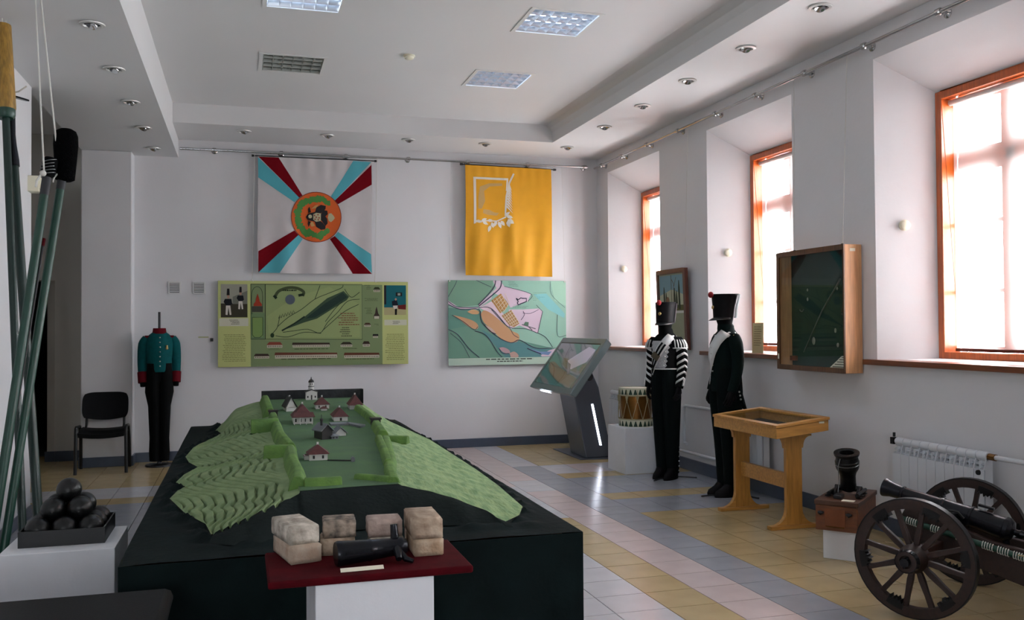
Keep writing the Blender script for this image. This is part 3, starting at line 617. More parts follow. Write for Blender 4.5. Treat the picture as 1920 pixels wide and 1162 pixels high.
# ---- flags
class Cloth:
    def __init__(s, surf, k=3): s.surf = surf; s.k = k
    def patch(s, polys, off):
        bm = bmesh.new()
        for pts in polys:
            f = bm.faces.new([bm.verts.new((u, v, 0)) for u, v in pts])
        bmesh.ops.triangulate(bm, faces=bm.faces)
        for _ in range(s.k):
            es = [e for e in bm.edges if e.calc_length() > .06]
            if es: bmesh.ops.subdivide_edges(bm, edges=es, cuts=1)
            bmesh.ops.triangulate(bm, faces=bm.faces)
        b = MB(); bm.verts.index_update()
        b.add([s.surf(v.co.x, v.co.y, off) for v in bm.verts], [[v.index for v in f.verts] for f in bm.faces]); bm.free(); return b
def flag_white():
    X0, X1, Z0, Z1 = .184, 1.600, 2.285, 3.742
    def surf(u, v, off=0):
        fold = .012*math.sin(u*26+v*2)*sm(v*1.2-.2)+.008*math.sin(u*11-1+v)*sm(v)+.004*math.sin(u*47)*sm(1-v*3)
        return (X0+(X1-X0)*u+.004*math.sin(v*7), 11.715-fold-.014*sm(v)-off, Z1-(Z1-Z0)*v+.012*(1-u)*v*0)
    t = thing('flag', (.9, 11.715, Z0), 'white flag with dark red and turquoise rays and an orange disc with a black eagle', 'flag')
    b = MB(); b.grid(lambda u, v: surf(u, 1-v), 64, 48); b.build('cloth', M('white_flag_cloth', (198,192,192), .75, var=.04, vs=10), t, smooth=True, fixn=False)
    cl = Cloth(surf); q = lambda x, y: ((x-64)/985, (y-85)/990); Q = lambda p: [q(*a) for a in p]
    red = [Q(p) for p in ([(70,88),(240,88),(440,405),(412,425)], [(1046,115),(1046,290),(748,472),(720,440)], [(70,890),(375,708),(410,745),(66,1070)], [(1045,1072),(875,1072),(680,775),(722,748)])]
    cya = [Q(p) for p in ([(66,92),(66,265),(370,465),(412,425)], [(885,88),(1046,92),(720,440),(685,405)], [(66,1070),(245,1072),(445,780),(410,745)], [(750,712),(1040,900),(1045,1066),(722,748)])]
    for p in red: cl.patch([p], .002).build('red_ray', M('flag_red', (112,4,18), .8, spec=.1), t, smooth=True, fixn=False)
    for p in cya: cl.patch([p], .002).build('turquoise_ray', M('flag_turquoise', (78,166,178), .75), t, smooth=True, fixn=False)
    circ = lambda x, y, r, n=40, a0=0, a1=2*math.pi: [(x+r*math.cos(a0+(a1-a0)*i/n), y+r*math.sin(a0+(a1-a0)*i/n)) for i in range(n+(0 if a1-a0 > 6.2 else 1))]
    d = cl.patch([Q(circ(562,588,218))], .004).build('disc', M('flag_orange', (212,92,26), .75), t, smooth=True, fixn=False)
    rim = [Q([(562+r*math.cos(a), 588+r*math.sin(a)) for r, a in ((218,2*math.pi*i/40),(218,2*math.pi*(i+1)/40),(212,2*math.pi*(i+1)/40),(212,2*math.pi*i/40))]) for i in range(40)]
    cl.patch(rim, .005).build('rim', M('flag_rim', (120,40,20), .75), d, fixn=False)
    rnd = random.Random(4); blobs = []
    for k in range(30):
        a = math.radians(52+256*k/29); r = 158+rnd.uniform(-10,10)
        x, y = 562+r*math.cos(a), 588+r*math.sin(a); s = rnd.uniform(30,46)
        blobs.append(Q([(x+s*(1+.35*math.sin(3*j+k))*math.cos(j*.785)*.75, y+s*(1+.35*math.cos(2*j+k))*math.sin(j*.785)*.75) for j in range(8)]))
    for k, p in enumerate(blobs): cl.patch([p], .0052+.00012*k).build('wreath_leaf', M('flag_wreath', (70,132,58), .75), d, fixn=False)
    blk = M('flag_black', (20,12,16), .8); crm = M('flag_cream', (186,178,142), .8)
    E = []
    E.append([(490,560),(550,545),(590,555),(620,570),(640,590),(620,610),(590,622),(550,628),(490,618),(470,590)])         # body
    E.append([(548,552),(560,505),(600,482),(642,490),(640,515),(622,540),(600,556)]); E.append([(548,625),(560,672),(605,698),(640,690),(642,668),(622,640),(600,622)])   # wings
    E.append([(600,560),(630,528),(655,530),(660,560),(640,580),(655,600),(660,640),(640,665),(625,640),(604,615)])          # tail
    E.append([(492,556),(488,520),(500,500),(508,520),(515,548)]); E.append([(492,622),(488,650),(496,676),(505,655),(515,630)])   # heads
    for p in E: cl.patch([Q(p)], .0098).build('eagle', blk, d, fixn=False)
    for p in (circ(508,585,16,14), [(535,565),(560,552),(600,556),(600,620),(560,630),(535,612)]): cl.patch([Q(p)], .0115).build('eagle_shield', crm, d, fixn=False)
    for k, (x, y) in enumerate(((545,575),(575,568),(560,590),(585,595),(550,608),(578,612))): cl.patch([Q(circ(x,y,7,8))], .0125).build('eagle_marking', M('flag_mark', (150,60,50), .8), d, fixn=False)
    cl.patch([Q([(668,555),(690,552),(712,575),(722,592),(708,612),(690,628),(670,620),(660,590)])], .0098).build('crown', crm, d, fixn=False)
    for p in ([(515,520),(545,492),(580,478),(560,510)], [(505,640),(530,628),(550,665),(520,672)]): cl.patch([Q(p)], .0096).build('ribbon', M('flag_ribbon', (198,150,90), .8), d, fixn=False)
    b = MB(); b.cyl((.13,11.728,3.75),(1.655,11.728,3.75),.008,n=10)
    for x in (.13, 1.655): b.lathe([(-.018,.016),(.018,.012)], (x,11.728,3.75), (1,0,0), 12)
    b.build('rod', m_steel, t, smooth=True)
    for x in (.17, 1.62):
        b = MB(); b.tube([(x,11.722,3.80),(x,11.728,3.755)], .003, 6); b.build('hanger', m_rope, t)
flag_white()
def flag_yellow():
    X0, X1, Z0, Z1 = 2.838, 4.045, 2.285, 3.752
    def surf(u, v, off=0):
        fold = .012*math.sin(u*15+1-v*3)*sm(v*1.3)+.010*math.exp(-((u-.52-.12*(v-.5))/.05)**2)*sm(v*2-.4)+.006*math.sin(u*33+v*5)*sm(v*1.5-.4)+.003*math.sin(u*60)*sm(1-v*4)
        return (X0+(X1-X0)*u+.004*math.sin(v*6), 11.715-fold-.014*sm(v)-off, Z1-(Z1-Z0)*v-.012*u)
    t = thing('flag', (3.44, 11.715, Z0), 'mustard yellow flag with a white frame, plume and leaves', 'flag')
    b = MB(); b.grid(lambda u, v: surf(u, 1-v), 64, 48); b.build('cloth', M('yellow_flag_cloth', (218,154,6), .7, var=.06, vs=8), t, smooth=True, fixn=False)
    cl = Cloth(surf); q = lambda x, y: ((x-52)/782, (y-(95+40*(x-52)/782))/988); Q = lambda p: [q(*a) for a in p]
    wh = M('flag_white_embroidery', (214,206,192), .7); gd = M('flag_worn_gold', (186,150,92), .75)
    for p in ([(122,203),(145,203),(145,618),(124,625)], [(145,203),(436,216),(436,236),(145,222)], [(420,236),(436,236),(420,330),(412,330)]): cl.patch([Q(p)], .002).build('frame_stripe', wh, t, fixn=False)
    for p in ([(180,290),(260,262),(380,262),(380,285),(270,290),(215,330),(225,420),(195,490),(165,490),(165,380)], [(210,495),(260,500),(310,525),(350,530),(330,555),(250,545),(205,530)]): cl.patch([Q(p)], .002).build('worn_patch', gd, t, fixn=False)
    cl.patch([Q([(480,170),(494,178),(452,262),(424,400),(412,548),(400,560),(402,470),(408,380),(436,258)])], .002).build('plume_stem', wh, t, fixn=False)
    for k in range(9):
        y = 290+k*24; x = 446-k*3
        cl.patch([Q([(x-18,y-12),(x+4,y-14),(x+20+k*4,y+40+k*2),(x+10+k*2,y+28)])], .003+.0002*k).build('plume_barb', wh, t, fixn=False)
    leaf = lambda x, y, a, l, w: Q([(x+l*t_*math.cos(a)-w*s_*math.sin(a), y+l*t_*math.sin(a)+w*s_*math.cos(a)) for t_, s_ in ((0,0),(.3,.5),(.65,.45),(1,0),(.65,-.45),(.3,-.5))])
    cl.patch([Q([(140,600),(250,592),(330,598),(415,560),(415,572),(330,610),(250,604),(140,612)])], .002).build('branch', wh, t, fixn=False)
    for k, (x, y, a, l, w) in enumerate(((140,595,.3,60,26),(190,600,-.4,55,26),(200,605,.5,60,26),(245,595,.1,55,26),(275,640,1.9,65,30),(285,612,1.3,55,28),(330,600,2.0,60,28),(345,605,1.2,70,30),(365,600,.9,60,28),(400,560,-.7,60,26),(415,560,.3,60,30),(425,590,.6,70,40),(425,600,1.3,65,34))):
        cl.patch([leaf(x,y,a,l,w)], .003+.0002*k).build('leaf', wh, t, fixn=False)
    b = MB(); b.cyl((2.79,11.728,3.762),(4.10,11.728,3.742),.008,n=10)
    for x, z in ((2.79, 3.762), (4.10, 3.742)): b.lathe([(-.018,.016),(.018,.014)], (x,11.728,z), (1,0,0), 12)
    b.build('rod', m_steel, t, smooth=True)
    for x in (2.9, 3.98):
        b = MB(); b.tube([(x,11.722,3.80),(x,11.728,3.75)], .003, 6); b.build('hanger', m_rope, t)
flag_yellow()
# ---- small wall fittings
for x, nm in ((-.793, 'left'), (-.511, 'right')):
    t = thing('wall_vent', (x, 11.79, 2.03), nm+' one of two small square louvred vents beside the green board', 'vent', 'wall vents')
    b = MB(); b.box(x-.074,x+.074,11.785,YB,2.028,2.178); b.build('plate', m_trim, t, bevel=.003)
    b = MB(); b.box(x-.056,x+.056,11.783,11.786,2.044,2.162); b.build('opening', m_steel, t)
    for k in range(6):
        z = 2.052+k*.019; b = MB(); b.prism([(x-.054,11.776,z),(x-.054,11.784,z+.013),(x-.054,11.786,z+.013),(x-.054,11.778,z)], (.108,0,0)); b.build('slat', m_trim, t)
b = MB(); b.box(-.382,-.345,11.772,YB,1.443,1.483); b.box(-.376,-.351,11.768,11.772,1.449,1.477); tag(b.build('wall_socket', m_blackplastic, bevel=.003), 'tiny black square socket left of the green information board', 'socket')
b = MB(); b.box(-.52,-.40,11.796,YB,1.487,1.505); tag(b.build('wall_sticker', M('sticker', (176,180,140), .6)), 'thin pale sticker on the wall beside the black socket', 'sticker')
b = MB(); b.box(-1.757,-1.665,8.56,8.70,2.78,2.915); b.box(-1.67,-1.655,8.58,8.68,2.80,2.87); tag(b.build('cable_box', m_cream, bevel=.006), 'cream plastic box on the left wall corner behind the green poles', 'electrical box')
# ---- wall showcase
def showcase():
    xa, xb, ya, yb, z0, z1 = 4.564, XW, 6.15, 7.10, 1.21, 2.236
    t = thing('wall_showcase', ((xa+xb)/2, (ya+yb)/2, z0), 'wooden glazed showcase lined in dark green, hung between two windows', 'showcase')
    b = MB(); e = .018; f = xa+.012
    b.box(f,xb-.01,ya,ya+e,z0,z1); b.build('side_panel', m_orange, t, bevel=.003)
    b = MB(); b.box(f,xb-.01,yb-e,yb,z0,z1); b.build('side_panel', m_orange, t)
    b = MB(); b.box(f,xb-.01,ya+e,yb-e,z1-e,z1); b.build('top_panel', m_orange, t)
    b = MB(); b.box(f,xb-.01,ya+e,yb-e,z0,z0+e); b.build('bottom_panel', m_orange, t)
    b = MB(); b.box(xb-.035,xb-.012,ya+e,yb-e,z0+e,z1-e); b.build('green_lining', M('showcase_lining', (5,48,40), .85, var=.2, vs=4), t)
    w = .042; b = MB(); b.box(xa,f,ya,ya+w*.35,z0,z1); b.box(xa,f,yb-w,yb,z0,z1); b.box(xa,f,ya+w*.35,yb-w,z1-w,z1); b.box(xa,f,ya+w*.35,yb-w,z0,z0+w); b.build('front_frame', m_darkwood, t, bevel=.002)
    b = MB(); b.box(f+.001,f+.004,ya+e,yb-e,z0+e,z1-e); b.build('glass', m_caseglass, t)
    b = MB(); b.box(xa+.06,xb-.07,ya-.0015,ya,z1-.055,z1-.03); b.build('number_label', m_paper, t)
    b = MB(); b.box(xa-.001,xa,7.065,7.085,1.30,1.345); b.build('number_label', m_paper, t)
    for y in (6.205, 6.87):
        b = MB(); b.tube([(4.665,y+(.07 if y > 6.5 else 0),3.775),(4.60,y,z1+.012)], .0025, 6); b.build('hanging_cord', m_rope, t)
        b = MB(); b.cyl((4.60,y-.012,z1+.004),(4.60,y+.012,z1+.004),.008,n=8); b.build('hook', m_steel, t)
    x = xb-.042
    def item(name, b, m, lab, cat, **k): tag(b.build(name, m, **k), lab, cat)
    b = MB(); b.tube([(x,6.90,1.36),(x-.004,6.62,1.72),(x,6.40,1.945)], [.003,.006,.008], 8); b.tube([(x,6.40,1.945),(x-.004,6.375,1.975)], .009, 8); item('sabre_scabbard', b, M('old_steel', (120,122,120), .35, .8), 'long thin steel sabre hung diagonally in the wall showcase', 'sabre', smooth=True)
    b = MB(); b.tube([(x,6.20,1.80),(x-.01,6.26,1.83),(x,6.33,1.78),(x,6.36,1.70)], [.012,.016,.014,.01], 8); b.tube([(x,6.37,1.685),(x-.012,6.29,1.67),(x,6.20,1.672)], .006, 8); item('flintlock_pistol', b, M('old_wood', (66,42,26), .5, var=.3), 'old curved wooden pistol grip in the wall showcase by the right edge', 'pistol', smooth=True)
    b = MB(); b.tube([(x,6.92+.028*math.cos(a),1.735+.02*math.sin(a)) for a in [math.pi+i*.35 for i in range(10)]], .004, 6); item('hook_ring', b, M('old_steel', (120,122,120)), 'small bent metal hook in the left half of the wall showcase', 'metal hook', smooth=True)
    for k, (y, z, w, h, nm) in enumerate(((6.83,1.90,.008,.012,'upper left'),(6.83,1.82,.01,.016,'below the upper left badge'),(6.42,1.895,.01,.014,'upper right beside the sabre tip'),(6.45,1.55,.012,.02,'lower right'),(6.75,1.46,.022,.034,'lower middle, largest one'),(6.42,1.43,.014,.018,'bottom right'),(6.26,1.52,.02,.05,'by the lower right edge'))):
        b = MB(); b.lathe([(0,1),(.4,1),(.6,.8),(.8,.6),(1,.1)], (0,0,0), (-1,0,0), 12); b.v = [(x+v[0]*.008, y+v[1]*w, z+v[2]*h) for v in b.v]
        item('badge', b, M('old_badge', (150,148,136), .4, .6), 'small metal badge pinned in the wall showcase, '+nm, 'badge', smooth=True)
    b = MB(); b.prism([(x-.10,6.20,1.236),(x-.10,6.415,1.236),(x-.012,6.36,1.34),(x-.012,6.20,1.345)], (.002,0,.001)); o = b.build('caption_card', m_paper); tag(o, 'cream caption card leaning in the bottom right corner of the wall showcase', 'card')
    b2 = MB()
    for k in range(5):
        s = (k+.8)/5.6; b2.quad((x-.1+.088*s-.003,6.22,1.238+.105*s),(x-.1+.088*s-.003,6.38-.045*s,1.238+.105*s),(x-.1+.088*s-.0015,6.38-.045*s,1.246+.105*s),(x-.1+.088*s-.0015,6.22,1.246+.105*s))
    b2.build('printed_text', C((120,116,100)), o, fixn=False)
showcase()
# ---- framed picture behind the drummer
def framed_picture():
    ya, yb, z0, z1 = 9.017, 9.74, 1.33, 2.236
    t = thing('framed_picture', (4.70, (ya+yb)/2, z0), 'dark wood framed picture of soldiers behind the drummer mannequin', 'picture')
    sl = lambda z: 4.69-.05*(z-z0)/(z1-z0)*0-.03*(z-z0)/(z1-z0)
    def slab(b, y0, y1, za, zb, d0, d1): b.add([(sl(za)-d1,y0,za),(sl(za)-d0,y0,za),(sl(za)-d0,y1,za),(sl(za)-d1,y1,za),(sl(zb)-d1,y0,zb),(sl(zb)-d0,y0,zb),(sl(zb)-d0,y1,zb),(sl(zb)-d1,y1,zb)], [(0,3,2,1),(4,5,6,7),(0,1,5,4),(1,2,6,5),(2,3,7,6),(3,0,4,7)])
    w = .05; b = MB(); slab(b,ya,ya+w,z0,z1,-.03,.012); slab(b,yb-w,yb,z0,z1,-.03,.012); slab(b,ya+w,yb-w,z1-w,z1,-.03,.012); slab(b,ya+w,yb-w,z0,z0+w,-.03,.012); b.build('frame', m_mahog, t, bevel=.003)
    b = MB(); slab(b,ya+w,yb-w,z0+w,z1-w,-.012,-.004); b.build('mount', C((150,152,128)), t)
    U0, U1, V0, V1 = yb-w, ya+w, z1-w, z0+w
    surf = lambda u, v, d: (sl(V0+(V1-V0)*v)+.0035-d, U0+(U1-U0)*u, V0+(V1-V0)*v)
    p = Print(surf); p.rect((122,150,158), .02,.02,.98,.5); p.poly((176,176,150), [(.02,.3),(.5,.22),(.98,.3),(.98,.5),(.02,.5)]); p.rect((90,86,54), .02,.44,.98,.52); p.rect((206,204,196), .0,.52,1,.555)
    for u, v, h in ((.2,.18,.28),(.28,.26,.2),(.62,.2,.28),(.8,.1,.4),(.7,.24,.24)): p.poly((52,56,42), [(u-.035,v+h),(u+.04,v+h),(u+.03,v+.1),(u+.012,v),(u-.012,v),(u-.03,v+.1)])
    p.line((88,78,60), [(.5,.5),(.5,.02)], .02); p.line((96,72,50), [(.56,.4),(.6,.15),(.52,.08)], .015); p.line((96,72,50), [(.6,.18),(.7,.05)], .012); p.disc((126,96,72), .34,.38,.07,.06, 12)
    p.build('printed_scene', t)
    b = MB(); b.tube([(4.665,8.93,3.775),(4.665,9.03,z1)], .002, 6); b.build('hanging_cord', m_rope, t)
framed_picture()
# ================================================================ MODEL TABLE
TZ = .65; TX0, TX1, TY0, TY1 = -.485, 1.525, 4.0, 9.48
zP = lambda y: .80+.09*(y-4.6)/4.7
XLB = [(4.3,-.13),(4.6,-.17),(4.9,-.28),(5.35,-.385),(5.6,-.36),(5.7,-.32),(5.9,-.39),(6.2,-.36),(6.5,-.29),(6.75,-.36),(7.05,-.40),(7.6,-.37),(8.1,-.26),(8.5,-.18),(8.75,-.24),(9.3,-.2)]
XLT = [(4.6,.27),(5.3,.27),(5.9,.27),(6.5,.24),(7.3,.235),(7.9,.22),(9.3,.2)]
XRT = [(4.6,.76),(5.35,.83),(6.27,.95),(7,1.0),(8.25,1.03),(9.3,1.07)]
XRB = [(4.2,1.19),(4.35,1.32),(4.55,1.40),(5.2,1.45),(5.8,1.475),(7.5,1.50),(9.3,1.40)]
YF = [(-1,4.36),(-.8,4.33),(-.55,4.37),(-.25,4.47),(0,4.60),(.5,4.63),(1,4.64),(1.25,4.56),(1.6,4.40),(1.85,4.27),(2,4.23)]
def wob(x, y): return math.sin(x*9.1+y*3.3)*.5+math.sin(x*21.7-y*5.1+1.7)*.3+math.sin(y*13.3+x*4.1)*.2
def terr(u, t, ridged=True):
    y = interp(YF, u); y = y+(9.36-y)*t
    if u < 0: x = interp(XLB, y)+(interp(XLT, y)-interp(XLB, y))*(1+u)
    elif u <= 1: x = interp(XLT, y)+(interp(XRT, y)-interp(XLT, y))*u
    else: x = interp(XRT, y)+(interp(XRB, y)-interp(XRT, y))*(u-1)
    zp = zP(y); z = zp
    if u < 0:
        s = 1+u; back = sm((y-7.9)/.6)
        z = .668+(zp-.012-.668)*(.62*s+.38*sm(s))
        # gullies, then contour ridges like the edges of stacked layers
        z += .016*math.sin(y*4.4+1.2+1.2*s)*sm(s*3.5)*sm((1-s)*2.2)*(1-back)
        q = 11.5*s+1.9*math.sin(y*4.4+1.2+1.2*s)+.45*math.sin(y*10.5+2.5*s)+.12*math.sin(y*27+9*s); fr = q-math.floor(q)
        gv = sm(1-abs(fr-.5)/.2); rid = .010*(fr if fr < .5 else fr-1)-.024*gv+.008
        if ridged: z += rid*sm(s/.05)*sm((.90-s)/.10)*(1-back)
        if back: z += back*(.10*sm(s*2.5)*(1-s)*1.2)
    elif u > 1:
        s = 2-u; z = .662+(zp-.006-.662)*(.55*s+.45*sm(s))+.006*wob(x*2,y*1.4)*sm(s*5)*sm((1-s)*4)+.003*math.sin(y*31+x*17)*sm(s*5)*sm((1-s)*5)
    return Vector((x, y, z))
def terr_z(x, y):   # height of the ground for placing things on the plateau
    return zP(y)
def model_table():
    t = thing('display_table', ((TX0+TX1)/2, (TY0+TY1)/2, 0), 'long low table covered to the floor in dark green cloth', 'table')
    lump = lambda x, y: .0
    def top(u, v):
        x = TX0+(TX1-TX0)*u; y = TY0+(TY1-TY0)*v
        z = TZ-.006*((2*u-1)**8+(2*v-1)**8)+.0015*math.sin(x*17+y*5)
        # crumpled cloth piled against the foot of the model
        dl = x-interp(XLB, y); dr = x-interp(XRB, y)
        if y > 4.15:
            e = math.exp(-((dl+.03)/.035)**2)+math.exp(-((dr-.02)/.03)**2)*.6
            if y < 4.45: e += .0
            z += e*(.018+.016*math.sin(y*23+x*31)+.010*math.sin(y*51+x*40))*sm((y-4.15)/.2)
        if y < 4.35:
            e = math.exp(-((y-4.20)/.05)**2)*sm((x+.25)/.2)*sm((1.45-x)/.2); z += e*(.014+.008*math.sin(x*19)+.006*math.sin(x*43+1))
        return (x, y, z)
    b = MB(); b.grid(top, 90, 200); b.build('cloth_top', m_cloth_green, t, smooth=True, fixn=False)
    b = MB()
    per = [((TX0,TY0),(TX1,TY0)), ((TX1,TY0),(TX1,TY1)), ((TX1,TY1),(TX0,TY1)), ((TX0,TY1),(TX0,TY0))]
    nn = [(0,-1),(1,0),(0,1),(-1,0)]
    for ((xa,ya),(xb,yb)), (nx,ny) in zip(per, nn):
        L = math.hypot(xb-xa, yb-ya)
        def fn(u, v):
            s = u*L; k = sm(v*1.3); edge = sm(min(u,1-u)*12)
            d = (.012*math.sin(s*9)+.008*math.sin(s*23+1))*k*edge-.03*k*(1-edge)*0
            z = (TZ-.012)*(1-v)+.004*v
            return (xa+(xb-xa)*u+nx*d, ya+(yb-ya)*u+ny*d, z if v > 0 else TZ-.0125+.0065*edge*0)
        b.grid(fn, 80, 10)
    b.build('cloth_skirt', m_cloth_green, t, smooth=True, fixn=False)
    b = MB(); b.box(TX0+.06,TX1-.06,TY0+.06,TY1-.06,0,TZ-.04); b.build('frame', m_darkwood, t)
model_table()
m_terr = M('terrain_green', (130,150,104), .85, var=.25, vs=9, col2=(108,130,86), bump=.1, bs=60)
m_terrR = M('terrain_light_green', (146,168,116), .85, var=.35, vs=16, col2=(106,138,90), bump=.4, bs=40, stretch=(1.6,.5,1))
m_plat = M('plateau_green', (62,92,62), .85, var=.25, vs=5, col2=(70,104,62), bump=.1, bs=80)
m_ramp = M('rampart_green', (100,136,60), .85, var=.35, vs=12, col2=(78,110,52), bump=.25, bs=60)
m_hw = M('house_white', (196,194,190), .7); m_hr = M('house_red_roof', (86,42,40), .7, var=.25, vs=60); m_hd = M('house_dark', (34,32,32), .7); m_hg = M('house_grey_roof', (104,108,112), .7)
def fortress():
    F = thing('fortress_model', (.6, 6.8, TZ), 'green relief model of a hilltop fortress with tiny red-roofed houses', 'scale model')
    g = MB()
    g.grid(lambda a, t: terr(-1+a, t), 210, 420); g.build('terraced_slope', m_terr, F, smooth=60, fixn=False)
    g = MB(); g.grid(lambda a, t: terr(a, t), 20, 60); g.build('plateau', m_plat, F, smooth=True, fixn=False)
    g = MB(); g.grid(lambda a, t: terr(1+a, t), 40, 200); g.build('smooth_slope', m_terrR, F, smooth=True, fixn=False)
    # dark cliff in front and closed edges round the model
    def cl(a, v):
        u = -.98+2.96*a; p = terr(u, 0, v < .05); f = p.y-(.10+.22*sm((p.z-.66)/.14))*v-.0; z = p.z-.0015+(TZ+.004-p.z)*(v**1.25)
        return (p.x+.03*(a-.5)*v, max(f, 4.08), z+.004*math.sin(a*40)*v*(1-v)*4)
    g = MB(); g.grid(cl, 120, 12); g.build('dark_cliff', m_cliff, F, smooth=True, fixn=False)
    g = MB()
    for u in (-1, 2):
        def ed(t, v, u=u):
            p = terr(u, t); return (p.x, p.y, p.z+(TZ-.005-p.z)*v)
        g.grid(ed, 200, 1)
    def bk(a, v):
        p = terr(-1+3*a, 1); return (p.x, p.y, p.z+(TZ-.005-p.z)*v)
    g.grid(bk, 60, 1); g.build('model_edge', m_cliff, F, fixn=False)
    # earth ramparts along the plateau rim
    def rampart(path, h, w, top=.35):
        b = MB(); P = [Vector((x, y, 0)) for x, y in path]; rs = []
        for i, p in enumerate(P):
            d = (P[min(i+1,len(P)-1)]-P[max(i-1,0)]).normalized(); n = Vector((-d.y, d.x, 0)); z = zP(p.y)
            rs.append([p+n*w+Vector((0,0,z-.03)), p+n*w*.55+Vector((0,0,z+h*.7)), p+n*w*top+Vector((0,0,z+h)), p-n*w*top+Vector((0,0,z+h)), p-n*w*.6+Vector((0,0,z+h*.62)), p-n*w+Vector((0,0,z-.03))])
        b.rings(rs); b.build('rampart', m_ramp, F, smooth=75, bevel=.006)
    rampart([(.30,4.735),(.38,4.725),(.485,4.73)], .038, .045); rampart([(.575,4.86),(.66,4.79),(.735,4.72)], .026, .04)
    rampart([(.265,4.72),(.285,5.0),(.275,5.4),(.285,5.85)], .05, .05); rampart([(.295,5.82),(.22,5.84),(.13,5.86)], .052, .055)
    rampart([(.29,5.9),(.25,6.5),(.245,7.1)], .055, .05); rampart([(.26,7.12),(.17,7.12),(.06,7.12)], .07, .08); rampart([(.24,7.2),(.24,7.75)], .05, .05); rampart([(.22,8.0),(.21,9.2)], .06, .06)
    rampart([(.745,4.68),(.775,5.0),(.84,5.4),(.94,6.25)], .03, .045); rampart([(.80,5.2),(.85,5.7),(.895,6.25)], .035, .04); rampart([(.93,6.27),(1.0,6.25),(1.09,6.2)], .025, .04); rampart([(.94,6.35),(.975,6.95)], .05, .055); rampart([(.99,7.15),(1.0,7.6),(.99,8.2)], .045, .05)
    def house(x, y, w, d, hw, hr, rot=0, roof=m_hr, wall=m_hw, gable=None, win=0, door=False, chimney=True, over=.012):
        z = zP(y)-.004; T = Matrix.Translation((x, y, z)) @ Matrix.Rotation(rot, 4, 'Z')
        b = MB(); b.X = T; b.box(-w/2,w/2,-d/2,d/2,0,hw+.004)
        if gable == 'x': b.prism([(-w/2,-d/2,hw),(w/2,-d/2,hw),(0,-d/2,hr-.004)], (0,d,0))
        h = b.build('house', wall, F)
        b = MB(); b.X = T; o = over
        if gable == 'x':
            for s in (-1, 1): b.prism([(s*(w/2+o),-d/2-o,hw-.003),(0,-d/2-o,hr),(0,-d/2-o,hr+.006),(s*(w/2+o),-d/2-o,hw+.004)], (0,d+2*o,0))
        else:
            k = min(w, d)*.42; a = [(-w/2-o,-d/2-o,hw),(w/2+o,-d/2-o,hw),(w/2+o,d/2+o,hw),(-w/2-o,d/2+o,hw)]
            r = [(-w/2+k,0,hr),(w/2-k,0,hr)] if w >= d else [(0,-d/2+k,hr),(0,d/2-k,hr)]
            if w >= d: b.add(a+r, [(0,1,5,4),(1,2,5),(2,3,4,5),(3,0,4),(0,3,2,1)])
            else: b.add(a+r, [(0,1,4),(1,2,5,4),(2,3,5),(3,0,4,5),(0,3,2,1)])
        b.build('roof', roof, h)
        if chimney:
            b = MB(); b.X = T; b.box(-.006,.006,-.006,.006,hr-.01,hr+.012); b.build('chimney', m_hw, h)
        for i in range(win):
            b = MB(); b.X = T; xx = -w/2+w*(i+.5)/win; b.box(xx-.006,xx+.006,-d/2-.0015,-d/2+.001,hw*.32,hw*.8); b.build('window', m_hd, h)
        if door:
            b = MB(); b.X = T; b.box(-.008,.008,-d/2-.002,-d/2+.001,.004,hw*.75); b.build('door', m_hd, h)
        return h
    house(.43,5.56,.107,.12,.039,.092, win=2); house(.365,5.56,.03,.06,.026,.036,chimney=False,over=.004)
    c = house(.535,6.43,.075,.13,.06,.105,.35,m_hg,m_hd,'x',chimney=False)
    b = MB(); b.cyl((.52,6.38,.93),(.52,6.38,.965),.008,n=8); b.sphere((.52,6.38,.968),.012,10,8); b.cyl((.52,6.38,.975),(.52,6.38,1.005),.0018,n=6); b.build('cupola', m_hd, c)
    house(.60,6.41,.05,.07,.022,.04,.35,m_hg,m_hg,chimney=False,win=2); house(.66,6.57,.075,.1,.02,.062,.1,m_hg,m_hw,'x',chimney=False)
    h = house(.455,7.42,.15,.24,.052,.15,.0,win=4); 
    b = MB(); z = zP(7.3); b.prism([(.375,7.235,z+.055),(.54,7.235,z+.055),(.53,7.30,z+.085),(.385,7.30,z+.085)], (0,0,.005)); b.build('porch_roof', m_hr, h)
    for k in range(4):
        b = MB(); xx = .385+.045*k; b.box(xx-.003,xx+.003,7.24,7.246,z-.004,z+.056); b.build('porch_post', m_hw, h)
    house(.755,7.5,.108,.22,.036,.105,.0,door=True); house(.40,8.32,.085,.2,.036,.125,.1,m_hd,m_hw,'x'); house(.69,8.42,.118,.14,.04,.108,win=2); house(.69,8.21,.05,.04,.022,.042,chimney=False); house(.975,8.32,.108,.2,.039,.13)
    # church with dome
    z = zP(9.3)-.004; x, y = .656, 9.27
    b = MB(); b.box(x-.055,x+.055,y-.05,y+.05,z,z+.075); b.prism([(x-.06,y-.052,z+.075),(x+.06,y-.052,z+.075),(x,y-.052,z+.098)], (0,.104,0)); ch = b.build('church', m_hw, F)
    b = MB(); b.prism([(x-.066,y-.055,z+.077),(x,y-.055,z+.1),(x+.066,y-.055,z+.077),(x+.066,y-.055,z+.083),(x,y-.055,z+.108),(x-.066,y-.055,z+.083)], (0,.11,0)); b.build('roof', m_hd, ch)
    b = MB(); b.cyl((x,y,z+.09),(x,y,z+.135),.027,n=12); b.cyl((x,y,z+.135),(x,y,z+.175),.025,n=12); b.build('bell_tower', m_hw, ch)
